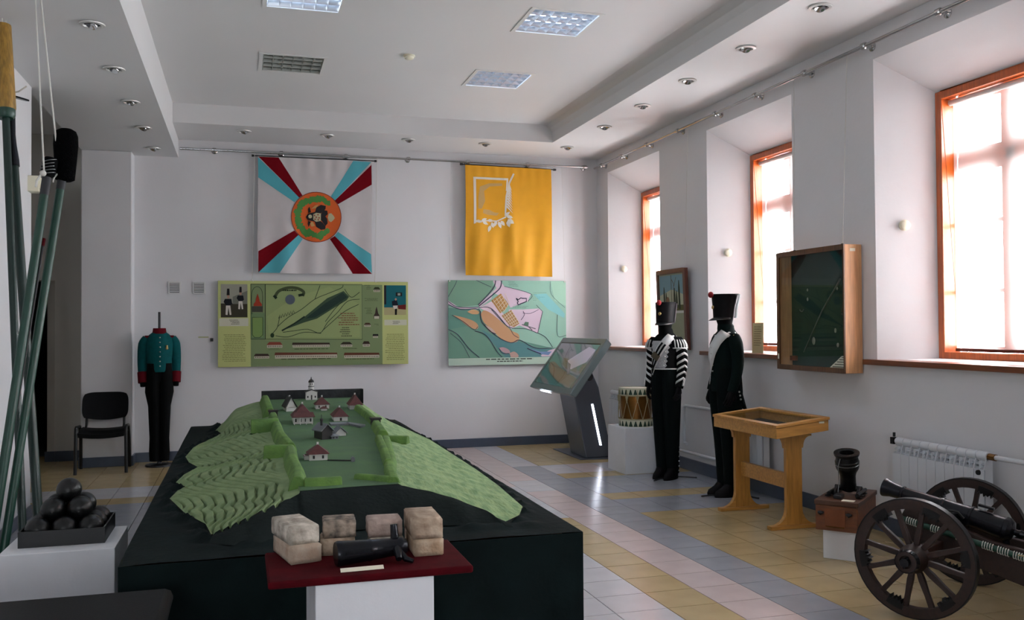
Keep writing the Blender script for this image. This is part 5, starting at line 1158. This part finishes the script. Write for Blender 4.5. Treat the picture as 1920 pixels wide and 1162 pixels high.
def hand(t, e, d, s, m):
    "gloved hand: palm with four fingers and a thumb, slightly curled"
    d = d.normalized(); fw = Vector((0,-1,0)); b = MB()
    b.ell([(0,0,0,.016,.026),(0,0,.03,.02,.036),(0,0,.07,.019,.04),(0,0,.088,.014,.036)], 12)
    for k in range(4):
        y = -.028+.019*k; L = (.06,.07,.066,.052)[k]; b.tube([(0,y,.08),(-s*.004,y*1.05,.08+L*.5),(-s*.018,y*1.05,.08+L*.85),(-s*.034,y*1.05,.08+L)], [.0105,.010,.009,.007], 8)
    b.tube([(0,-.03,.025),(-s*.008,-.052,.055),(-s*.016,-.056,.085)], [.011,.011,.008], 8)
    q = Vector((0,0,1)).rotation_difference(d); T = Matrix.Translation(e-d*.012) @ q.to_matrix().to_4x4()
    b.v = [tuple(T @ Vector(v)) for v in b.v]
    b.build('gloved_hand', m, t, smooth=60)
face = lambda x, y: math.atan2(x, -y)         # rotation that turns local -Y towards (x, y)
drummer = mannequin(4.27, 8.72, face(-.82,-.57), 'mannequin in black drummer coat with white chevrons, white belt and shako', 'drummer'); drummer.scale = (.98,.98,.975)
mannequin(4.37, 7.66, face(-1,-.02), 'mannequin in plain dark green coat with broad white belt and shako', 'plain')
mannequin(-.935, 11.42, face(.12,-1), 'headless stand wearing a teal coat with dark red collar and black trousers', 'teal')
# ================================================================ TOUCH KIOSK
def kiosk():
    t = thing('touch_kiosk', (4.1, 10.4, 0), 'grey slanted touchscreen kiosk with a map reflection drawn on its screen, by the far corner', 'kiosk')
    b = MB(); b.prism([(3.87,10.22,0),(4.42,10.16,0),(4.44,11.20,0),(3.87,11.22,0)], (0,0,.012)); b.build('base_plate', m_kioskcol, t, bevel=.003)
    ya, yb = 10.26, 10.80
    b = MB(); b.prism([(3.96,ya,.012),(4.30,ya,.012),(4.13,ya,.86),(4.05,ya,1.04),(3.95,ya,1.04),(3.81,ya,.80)], (0,yb-ya,0)); b.build('column', m_kioskcol, t, bevel=.012)
    b = MB(); b.prism([(4.135,ya-.004,.16),(4.16,ya-.004,.16),(4.055,ya-.004,.66),(4.03,ya-.004,.66)], (0,.006,0)); b.build('light_strip', m_led, t)
    b = MB(); b.cyl((4.0,ya-.02,.99),(4.0,yb+.02,.99),.05,n=20); b.build('hinge', m_steel, t, smooth=True)
    # screen slab
    lo, hi = Vector((3.485,0,.84)), Vector((3.945,0,1.46)); d = (hi-lo).normalized(); n = Vector((-d.z,0,d.x))
    Y0, Y1 = 9.53, 11.0; L = (hi-lo).length
    P = lambda y, s, o: Vector((0,y,0))+lo+d*s+n*o
    b = MB(); b.add([P(Y0,0,0),P(Y1,0,0),P(Y1,L,0),P(Y0,L,0),P(Y0,.02,-.085),P(Y1,.02,-.085),P(Y1,L-.02,-.085),P(Y0,L-.02,-.085)], [(0,1,2,3),(7,6,5,4),(0,4,5,1),(1,5,6,2),(2,6,7,3),(3,7,4,0)]); b.build('screen_housing', m_greyplast, t, bevel=.012)
    e = .075; b = MB(); b.add([P(Y0+e,e,.001),P(Y1-e,e,.001),P(Y1-e,L-e,.001),P(Y0+e,L-e,.001)], [(0,1,2,3)]); b.build('bezel', m_blackplastic, t, fixn=False)
    e2 = e+.018
    sc = M('screen_glass', (70,96,92), .06, spec=.8, emit=.25)
    b = MB(); b.add([P(Y0+e,e,.0016),P(Y1-e2,e+.004,.0016),P(Y1-e2,L-e2,.0016),P(Y0+e,L-e2,.0016)], [(0,1,2,3)]); s = b.build('screen', sc, t, fixn=False)
    surf = lambda u, v, k: P(Y1-e2-(Y1-Y0-e-e2)*u, L-e2-(L-2*e2)*v, .0018+k)
    p = Print(surf)  # reflection of the wall map, drawn onto the screen as glowing patches
    def em(rgb): return M('screen_%d_%d_%d' % rgb, rgb, .08, spec=.8, emit=.25)
    global C
    C0 = C; C = em
    p.poly((58,84,76), [(0,.3),(.35,.2),(.75,.75),(.6,1),(0,1)]); p.poly((150,150,160), [(.48,.42),(.78,.06),(.98,.12),(.95,.42),(.7,.62)]); p.poly((88,96,100), [(.5,.45),(.62,.5),(.75,.72),(.7,.75)])
    p.line((30,44,48), smooth_path([(.1,.3),(.3,.35),(.5,.5),(.62,.75),(.6,.95)]), .012); p.line((30,44,48), smooth_path([(.05,.5),(.25,.62),(.4,.85)]), .018); p.line((34,44,48), smooth_path([(.3,.1),(.36,.35),(.5,.46)]), .01)
    p.build('screen_reflection', s); C = C0
    b = MB(); b.add([P(10.26,-.001,-.02),P(10.62,-.001,-.02),P(10.62,.002,-.055),P(10.26,.002,-.055)], [(0,1,2,3)]); b.v = [tuple(Vector(v)-d*.006) for v in b.v]; b.build('light_strip', m_led, t, fixn=False)
kiosk()
# ================================================================ DRUM
b = MB(); b.box(3.945,4.40,9.06,9.54,0,.495); tag(b.build('pedestal', m_white, bevel=.004), 'white cube pedestal under the brass drum', 'pedestal')
def drum():
    c = Vector((4.18, 9.30, .496)); Rr = .182
    t = thing('drum', c, 'brass side drum with green and white toothed hoops on a white pedestal', 'drum')
    b = MB(); b.lathe([(.05,Rr-.006),(.38,Rr-.006)], c, (0,0,1), 40); b.build('shell', m_brass, t, smooth=True)
    m_hc = M('hoop_cream', (196,194,170), .55); m_hgn = M('hoop_green', (22,52,34), .55)
    for z0, nm in ((.0, 0), (.345, 1)):
        b = MB(); b.lathe([(z0,Rr-.004),(z0,Rr+.004),(z0+.078,Rr+.004),(z0+.078,Rr-.004)], c, (0,0,1), 40, False, False); h = b.build('hoop', m_hc, t, smooth=30)
        for k in range(22):
            a = 2*math.pi*k/22; da = .12; f = lambda a_, z: c+Vector(((Rr+.0055)*math.cos(a_), (Rr+.0055)*math.sin(a_), z))
            b = MB(); b.add([f(a-da,z0+.006),f(a,z0+.004),f(a+da,z0+.006),f(a+.02,z0+.062),f(a-.02,z0+.062)], [(0,1,2,3,4)]); b.build('tooth', m_hgn, h, fixn=False)
    for z in (.082, .338):
        b = MB(); b.tube([c+Vector(((Rr+.004)*math.cos(i*.1571), (Rr+.004)*math.sin(i*.1571), z)) for i in range(40)], .006, 6, closed=True); b.build('cord_ring', m_hemp, t, smooth=True)
    for k in range(10):
        a = 2*math.pi*k/10; f = lambda a_, z: c+Vector(((Rr+.008)*math.cos(a_), (Rr+.008)*math.sin(a_), z))
        b = MB(); b.tube([f(a,.40),f(a+.02,.29)], .004, 6); b.tube([f(a,.29),f(a+.16,.18),f(a+.31,.08)], .0035, 6); b.tube([f(a,.29),f(a-.16,.18),f(a-.31,.08)], .0035, 6); b.build('tension_cord', m_hemp, t, smooth=True)
        b = MB(); b.tube([f(a-.05,.335),f(a,.27),f(a+.05,.335)], .011, 6); b.build('cord_slide', m_hemp, t, smooth=True)
    b = MB(); b.lathe([(.412,Rr-.006),(.418,Rr-.02),(.418,.0)], c, (0,0,1), 40, False, False); b.build('drumhead', M('drumskin', (206,200,182), .6), t, smooth=True)
drum()
# ================================================================ TABLE SHOWCASE
def desk():
    t = thing('table_showcase', (4.17, 6.65, 0), 'pine trestle table showcase with a sloping glass lid', 'showcase table')
    xa, xb, ya, yb = 3.935, 4.40, 6.14, 7.11; zt = lambda x: .818+.05*(x-xa)/(xb-xa); H = .098
    def sl(b, x0, x1, y0, y1, lo, hi): b.add([(x0,y0,zt(x0)+lo),(x1,y0,zt(x1)+lo),(x1,y1,zt(x1)+lo),(x0,y1,zt(x0)+lo),(x0,y0,zt(x0)+hi),(x1,y0,zt(x1)+hi),(x1,y1,zt(x1)+hi),(x0,y1,zt(x0)+hi)], [(0,3,2,1),(4,5,6,7),(0,1,5,4),(1,2,6,5),(2,3,7,6),(3,0,4,7)])
    e = .02
    for q in ((xa,xb,ya,ya+e), (xa,xb,yb-e,yb), (xa,xa+e,ya+e,yb-e), (xb-e,xb,ya+e,yb-e)):
        b = MB(); sl(b,*q,-H,-.016); b.build('box_side', m_pine, t, bevel=.002)
    b = MB(); sl(b,xa+e,xb-e,ya+e,yb-e,-H,-H+.012); b.build('box_floor', M('desk_lining', (60,58,52), .8), t)
    w = .045; b = MB()
    for q in ((xa-.008,xb+.008,ya-.008,ya+w), (xa-.008,xb+.008,yb-w,yb+.008), (xa-.008,xa+w,ya+w,yb-w), (xb-w,xb+.008,ya+w,yb-w)): sl(b,*q,-.014,.008)
    b.build('lid_frame', m_pine, t, bevel=.003)
    b = MB(); sl(b,xa+w,xb-w,ya+w,yb-w,-.006,-.002); b.build('lid_glass', m_caseglass, t)
    b = MB(); b.box(4.315,4.36,ya-.0015,ya,.828,.842); b.build('number_label', m_paper, t)
    for y in (6.26, 7.03):
        b = MB(); b.box(4.085,4.225,y-.02,y+.02,.03,.735); leg = b.build('trestle_post', m_pinez, t, bevel=.003)
        for s in (-1, 1):
            cx = 4.155+s*.07
            arc = [(cx+s*.10*(1-math.sin(a)), y-.018, .03+.13*(1-math.cos(a))) for a in [i*math.pi/16 for i in range(9)]]
            b = MB(); b.prism([(cx,y-.018,.03)]+[(cx+s*.12*(1-k/8)**1.0*(1-.0) if 0 else cx+s*(.125-.125*math.sin(k*math.pi/16)), y-.018, .03+.13*(1-math.cos(k*math.pi/16))) for k in range(9)], (0,.036,0)); b.build('foot_bracket', m_pine, leg)
            b = MB(); b.prism([(cx,y-.018,.735),(cx+s*.09,y-.018,.735),(cx+s*.09,y-.018,.722)]+[(cx+s*(.08-.065*math.sin(k*math.pi/12)), y-.018, .722-.075*(1-math.cos(k*math.pi/12))) for k in range(7)]+[(cx+s*.012,y-.018,.63),(cx,y-.018,.63)], (0,.036,0)); b.build('top_bracket', m_pine, leg)
        b = MB(); b.box(3.935,4.405,y-.03,y+.03,.0,.03); b.build('foot', m_pine, leg, bevel=.004)
    b = MB(); b.box(4.135,4.175,6.28,7.01,.30,.42); b.build('stretcher', m_pine, t, bevel=.002)
desk()
# ================================================================ RADIATORS AND PIPES
def radiator(y0, n, label, valve=False, z0=.16, z1=.765):
    p = .0862; t = thing('radiator', (4.66, y0+n*p/2, z0), label, 'radiator', 'white sectional radiators')
    for k in range(n):
        ya = y0+k*p; yb = ya+p-.004; x0, x1 = 4.598, 4.69
        b = MB(); b.box(x0,x0+.006,ya,yb,z0+.01,z1-.115); b.box(x0+.006,x0+.03,(ya+yb)/2-.004,(ya+yb)/2+.004,z0+.02,z1-.06); b.box(x0+.03,x1,ya+.018,yb-.018,z0+.02,z1-.02)
        b.lathe([(0,.03),(yb-ya,.03)], (4.645,ya,z1-.03), (0,1,0), 14); b.lathe([(0,.026),(yb-ya,.026)], (4.645,ya,z0+.03), (0,1,0), 14)
        s = b.build('section', m_radiator, t, smooth=30)
        b = MB()
        b.prism([(x0+.002,ya,z1-.115),(x0+.035,ya,z1-.015),(x0+.04,ya,z1-.015),(x0+.04,ya,z1-.125)], (0,.006,0)); b.build('fin', m_radiator, s)
        for q in range(3):
            z = z1-.045-q*.028; xx = x0+.004+.03*(2-q)/3; b = MB(); b.prism([(xx,ya+.006,z-.012),(xx+.018,ya+.006,z),(xx+.021,ya+.006,z),(xx+.004,ya+.006,z-.014)], (0,yb-ya-.006,0)); b.build('louvre', m_finshade, s)
    if valve:
        b = MB(); b.cyl((4.645,y0+n*p,z1-.03),(4.645,y0+n*p+.05,z1-.03),.018,n=10); b.box(4.625,4.665,y0+n*p+.02,y0+n*p+.055,z1-.055,z1-.005); b.cyl((4.645,y0+n*p+.035,z1),(4.645,y0+n*p+.035,z1+.03),.01,n=8); b.build('air_valve', m_steel, t)
        b = MB(); b.lathe([(0,.018),(.012,.016)], (4.598,y0+.04,z1-.135), (-1,0,0), 12); b.build('maker_badge', m_blackplastic, t)
        b = MB(); b.cyl((4.645,y0-.055,z1-.03),(4.645,y0,z1-.03),.022,n=10); b.build('coupling', m_brass, t)
radiator(4.795, 10, 'white sectional radiator under the nearest window, behind the field gun', True)
radiator(7.42, 10, 'white sectional radiator behind the pine table showcase', False)
radiator(10.30, 9, 'white sectional radiator in the far corner behind the drum', False)
def pipe(pts, label): 
    b = MB(); b.tube(pts, .0165, 12); tag(b.build('heating_pipe', m_radiator, smooth=True), label, 'pipe', 'white heating pipes')
pipe([(4.645,4.74,.735),(4.645,1.0,.72)], 'white heating pipe running right from the radiator near the field gun')
pipe([(4.69,8.29,.725),(4.70,9.12,.715),(4.70,9.155,.70),(4.70,9.16,.66),(4.70,9.16,.33),(4.70,9.15,.30),(4.70,9.10,.295)], 'bent upper white heating pipe beside the drummer mannequin')
pipe([(4.69,8.29,.215),(4.70,10.28,.20)], 'low straight white heating pipe just above the baseboard')
# ================================================================ MORTAR ON ITS CHEST
def mortar():
    b = MB(); rot = -49.8*math.pi/180; o = Vector((3.856, 5.31, 0)); T = Matrix.Translation(o) @ Matrix.Rotation(rot, 4, 'Z')
    b.X = T; b.box(-.098,.13,.035,.33,0,.198); tag(b.build('pedestal', m_white, bevel=.003), 'small white pedestal under the wooden mortar chest', 'pedestal')
    t = thing('mortar_chest', (o.x, o.y, .198), 'brown wooden chest carrying the small mortar', 'chest', rotz=rot)
    b = MB(); b.box(-.138,.138,0,.58,0,.17); b.build('body', m_box, t, bevel=.004)
    b = MB(); b.box(-.145,.145,-.007,.587,.172,.204); b.build('lid', M('chest_lid_wood', (92,58,38), .5, var=.35, vs=6, stretch=(2,9,9)), t, bevel=.004)
    b = MB(); b.box(-.075,.06,-.004,.0,.03,.15); b.build('front_panel', M('chest_panel', (130,70,32), .45, var=.3, vs=6), t, bevel=.002)
    for x in (-.1, .085):
        b = MB(); b.sphere((x,-.012,.12), .018, 12, 8, (1.2,.8,.7)); b.tube([(x-.02,-.006,.125),(x,-.018,.105),(x+.02,-.006,.125)], .004, 6); b.build('latch', m_steel, t, smooth=True)
    b = MB(); b.tube([(-.07,-.006,.028),(.055,-.006,.028)], .004, 6); b.build('front_bar', m_brass, t)
    b = MB(); b.box(.03,.11,.02,.075,.2045,.207); b.build('caption_label', m_paper, t)
    m = thing('mortar', (o.x+.035, o.y+.0, .4025), 'short black iron mortar with wide muzzle standing on the wooden chest', 'mortar', rotz=rot)
    p0 = Vector((-.01,.30,.06)); ax = Vector((.02,-.24,.97)).normalized()
    b = MB(); b.lathe([(-.035,.03),(-.02,.055),(.0,.06),(.09,.058),(.125,.066),(.15,.082),(.17,.088),(.20,.087),(.205,.091),(.215,.091),(.22,.086),(.255,.082),(.262,.092),(.275,.097),(.285,.096),(.288,.062),(.28,.056),(.17,.054),(.16,.0)], p0, ax, 32, True, True); b.build('barrel', m_black, m, smooth=35)
    b = MB(); b.cyl(p0+Vector((-.10,0,-.01)), p0+Vector((.10,0,-.01)), .022, n=14); b.build('trunnion', m_black, m, smooth=True)
    for s in (-1, 1):
        b = MB(); x = -.01+s*.085; b.prism([(x-.012,.20,0.0),(x-.012,.42,0.0),(x-.012,.40,.03),(x-.012,.33,.065),(x-.012,.28,.065),(x-.012,.22,.03)], (.024,0,0)); b.build('bed_cheek', m_black, m, bevel=.004)
        for k in range(4):
            b = MB(); yy = .13+.06*k; b.tube([(x+s*.03+.018*math.cos(a), yy+.022*math.sin(a), .012+.008*(k % 2)) for a in [i*.785 for i in range(8)]], .007, 6, closed=True); b.build('chain_link', m_black, m, smooth=True)
        b = MB(); b.cyl((x+s*.02,.12,.03),(x+s*.02,.40,.032),.014,n=10); b.build('handspike', m_black, m, smooth=True)
    b = MB(); b.box(-.065,-.005,.05,.15,.003,.03); b.build('elevating_wedge', m_steel, m, bevel=.004)
    q = p0+ax*.24; b = MB(); b.tube([q+Vector((-.03,-.085,-.0)),q+Vector((-.045,-.09,-.06)),(-.05,.17,.12),(-.045,.12,.04)], .004, 6); b.tube([p0+ax*.19+Vector((.089*math.cos(a),.087*math.sin(a),.02*math.sin(a))) for a in [i*.3142 for i in range(20)]], .003, 5, closed=True); b.build('securing_wire', M('wire', (120,120,120)), m); m.scale = (.9,.9,.9)
mortar()
# ================================================================ FIELD GUN
def field_gun():
    rot = math.atan2(.487,.873)
    t = thing('field_gun', (3.9, 4.37, 0), 'small black field gun on a brown wooden two-wheeled carriage', 'cannon', rotz=rot)
    zc, Rw = .325, .325
    def wheel(x, s):
        w = sub('wheel', t); N = 48
        b = MB(); rs = []
        for i in range(N):
            a = 2*math.pi*i/N; c, d = math.cos(a), math.sin(a)
            rs.append([(x+dx, r*c, zc+r*d) for dx, r in ((-.024,Rw-.006),(.024,Rw-.006),(.022,Rw-.058),(-.022,Rw-.058))])
        b.rings(rs, closed=True); b.build('felloe', m_cart, w, smooth=40)
        b = MB(); rs = []
        for i in range(N):
            a = 2*math.pi*i/N; c, d = math.cos(a), math.sin(a)
            rs.append([(x+dx, r*c, zc+r*d) for dx, r in ((-.024,Rw),(.024,Rw),(.024,Rw-.007),(-.024,Rw-.007))])
        b.rings(rs, closed=True); b.build('tyre', m_black, w, smooth=40)
        b = MB(); b.lathe([(-.075,.03),(-.075,.056),(-.06,.062),(-.03,.078),(.03,.078),(.065,.064),(.12,.056),(.122,.035),(.11,.03),(.11,.0)], (x,0,zc), (s,0,0), 24); b.build('hub', m_cart, w, smooth=40)
        b = MB(); b.lathe([(.09,.0605),(.09,.064),(.123,.060),(.123,.056)], (x,0,zc), (s,0,0), 24, False, False); b.cyl((x+s*.10,0,zc),(x+s*.145,0,zc),.024,n=12); b.tube([(x+s*.122,-.012,zc+.03),(x+s*.122,0,zc),(x+s*.122,.012,zc-.035)], .006, 6); b.build('hub_band', m_gun, w, smooth=40)
        for k in range(12):
            a = 2*math.pi*(k+.35)/12; c, d = math.cos(a), math.sin(a); b = MB()
            f = lambda r, wx, wy: [(x+sx*wx, r*c-sy*wy*d, zc+r*d+sy*wy*c) for sx, sy in ((-1,-1),(1,-1),(1,1),(-1,1))]
            b.rings([f(.065,.013,.013), f(.12,.015,.016), f(.20,.013,.013), f(Rw-.05,.013,.014)]); b.build('spoke', m_cart, w, bevel=.003)
        for k in range(6):   # jagged iron clamps at the felloe joints
            a0 = 2*math.pi*(k+.85)/6; b = MB(); pts = []
            for i in range(9):
                a = a0-.16+.32*i/8; r = Rw-.056-(.004 if i % 2 else .022)-(.01 if 2 < i < 6 else 0); pts.append((r*math.cos(a), r*math.sin(a)))
            top = [((Rw-.03)*math.cos(a0-.16+.32*i/8), (Rw-.03)*math.sin(a0-.16+.32*i/8)) for i in range(8,-1,-1)]
            b.prism([(x-.026,p[0],zc+p[1]) for p in pts+top], (.052,0,0)); b.build('felloe_clamp', m_black, w)
    wheel(-.45, -1); wheel(.45, 1)
    b = MB(); b.box(-.40,.40,-.035,.035,zc-.04,zc+.04); b.build('axle', m_cart, t, bevel=.004)
    for s in (-1, 1):
        x = s*.095; b = MB()
        b.prism([(x-.02,.21,.46),(x-.02,.17,.535),(x-.02,.02,.53),(x-.02,-.12,.455),(x-.02,-.30,.40),(x-.02,-.60,.36),(x-.02,-1.15,.17),(x-.02,-1.25,.02),(x-.02,-1.18,.0),(x-.02,-.55,.16),(x-.02,-.20,.25),(x-.02,.05,.285),(x-.02,.18,.36)], (.04,0,0)); b.build('carriage_cheek', m_cart, t, bevel=.005)
    for y, z in ((-.55,.25), (-1.05,.12), (.12,.36)):
        b = MB(); b.box(-.08,.08,y-.03,y+.03,z-.03,z+.03); b.build('transom', m_cart, t)
    mz, br = Vector((0,.345,.613)), Vector((0,-.345,.456)); ax = (mz-br).normalized(); L = (mz-br).length
    prof = [(-.085,.004),(-.08,.016),(-.06,.022),(-.045,.016),(-.03,.018),(-.02,.05),(0,.066),(.02,.068),(.025,.063),(.19,.058),(.195,.063),(.205,.063),(.21,.056),(.35,.050),(.355,.054),(.365,.054),(.37,.047),(.58,.039),(.585,.044),(.595,.044),(.60,.039),(.66,.045),(.69,.054),(L-.006,.056),(L,.053),(L,.028),(L-.16,.026),(L-.17,0)]
    b = MB(); b.lathe(prof, br, ax, 32); b.build('barrel', m_gun, t, smooth=30)
    c = br+ax*.28; b = MB(); b.cyl(c+Vector((-.12,0,-.012)), c+Vector((.12,0,-.012)), .022, n=14); b.build('trunnion', m_gun, t, smooth=True)
    for s in (-1, 1):
        b = MB(); b.tube([c+Vector((s*.1,-.07,-.012)),c+Vector((s*.1,-.04,.018)),c+Vector((s*.1,0,.02)),c+Vector((s*.1,.04,.02)),c+Vector((s*.1,.07,-.012))], .008, 6); b.build('trunnion_strap', m_black, t, smooth=True)
    b = MB(); b.prism([c+Vector((-.012,-.12,.05)),c+Vector((.012,-.12,.05)),c+Vector((.012,-.20,.036)),c+Vector((-.012,-.20,.036))], (0,0,.012)); b.build('vent_cover', m_gun, t)
    b = MB(); b.cyl((0,-.33,.30),(0,-.33,.42),.018,n=12); b.cyl((-.05,-.33,.31),(.05,-.33,.31),.01,n=8); b.build('elevating_screw', m_gun, t)
    r = thing('rammer', (3.9, 4.37, .30), 'dark green rammer lashed with cord along the side of the field gun', 'rammer', rotz=rot)
    A, B = Vector((-.135,.19,.160)), Vector((-.135,-.78,.0)); A.z = .465-.30; B.z = .285-.30
    b = MB(); b.tube([A, B], .017, 12); b.build('shaft', m_greenpole, r, smooth=True)
    D = (B-A)
    for k, f in enumerate((.06, .2, .34, .48, .56, .64, .72, .8)):
        b = MB(); c = A+D*f; u = D.normalized(); n1 = Vector((1,0,0)); n2 = u.cross(n1)
        b.tube([c+u*(.0016*j-.03)+(n1*math.cos(j*.785)+n2*math.sin(j*.785))*.0205 for j in range(41)], .0022, 5); b.build('cord_lashing', m_rope, r)
    b = MB(); b.tube([A+D*.64+Vector((-.02,0,.01)),A+D*.72+Vector((-.03,0,.025)),A+D*.80+Vector((-.022,0,.0)),A+D*.86+Vector((-.02,0,.012))], .004, 6); b.sphere(A+D*.84+Vector((-.01,0,.0)), .028, 12, 8); b.build('cord_knot', m_hemp, r, smooth=True)
field_gun()
# ---- paper sheet standing on the sill behind the plain-coated soldier
b = MB(); b.add([(4.80,7.90,1.326),(4.80,7.70,1.326),(4.78,7.66,1.62),(4.78,7.85,1.62)], [(0,1,2,3)]); o = b.build('paper_sheet', M('old_paper', (206,196,150), .8), solid=.002, fixn=False); tag(o, 'yellowed printed sheet standing on the middle window sill behind the soldier', 'paper sheet')
surf = lambda u, v, d: (4.78+.02*v-.0018-d, 7.85-.19*u+.05*v*(1-u)+.04*v*u, 1.62-.294*v)
p = Print(surf); p.text((130,120,84), .15, .12, .85, .8, 9, .3, 44); p.build('printed_text', o)
# ---------------------------------------------------------------- tidy helper marks
for o in bpy.data.objects:
    if '_w' in o.keys(): del o['_w']
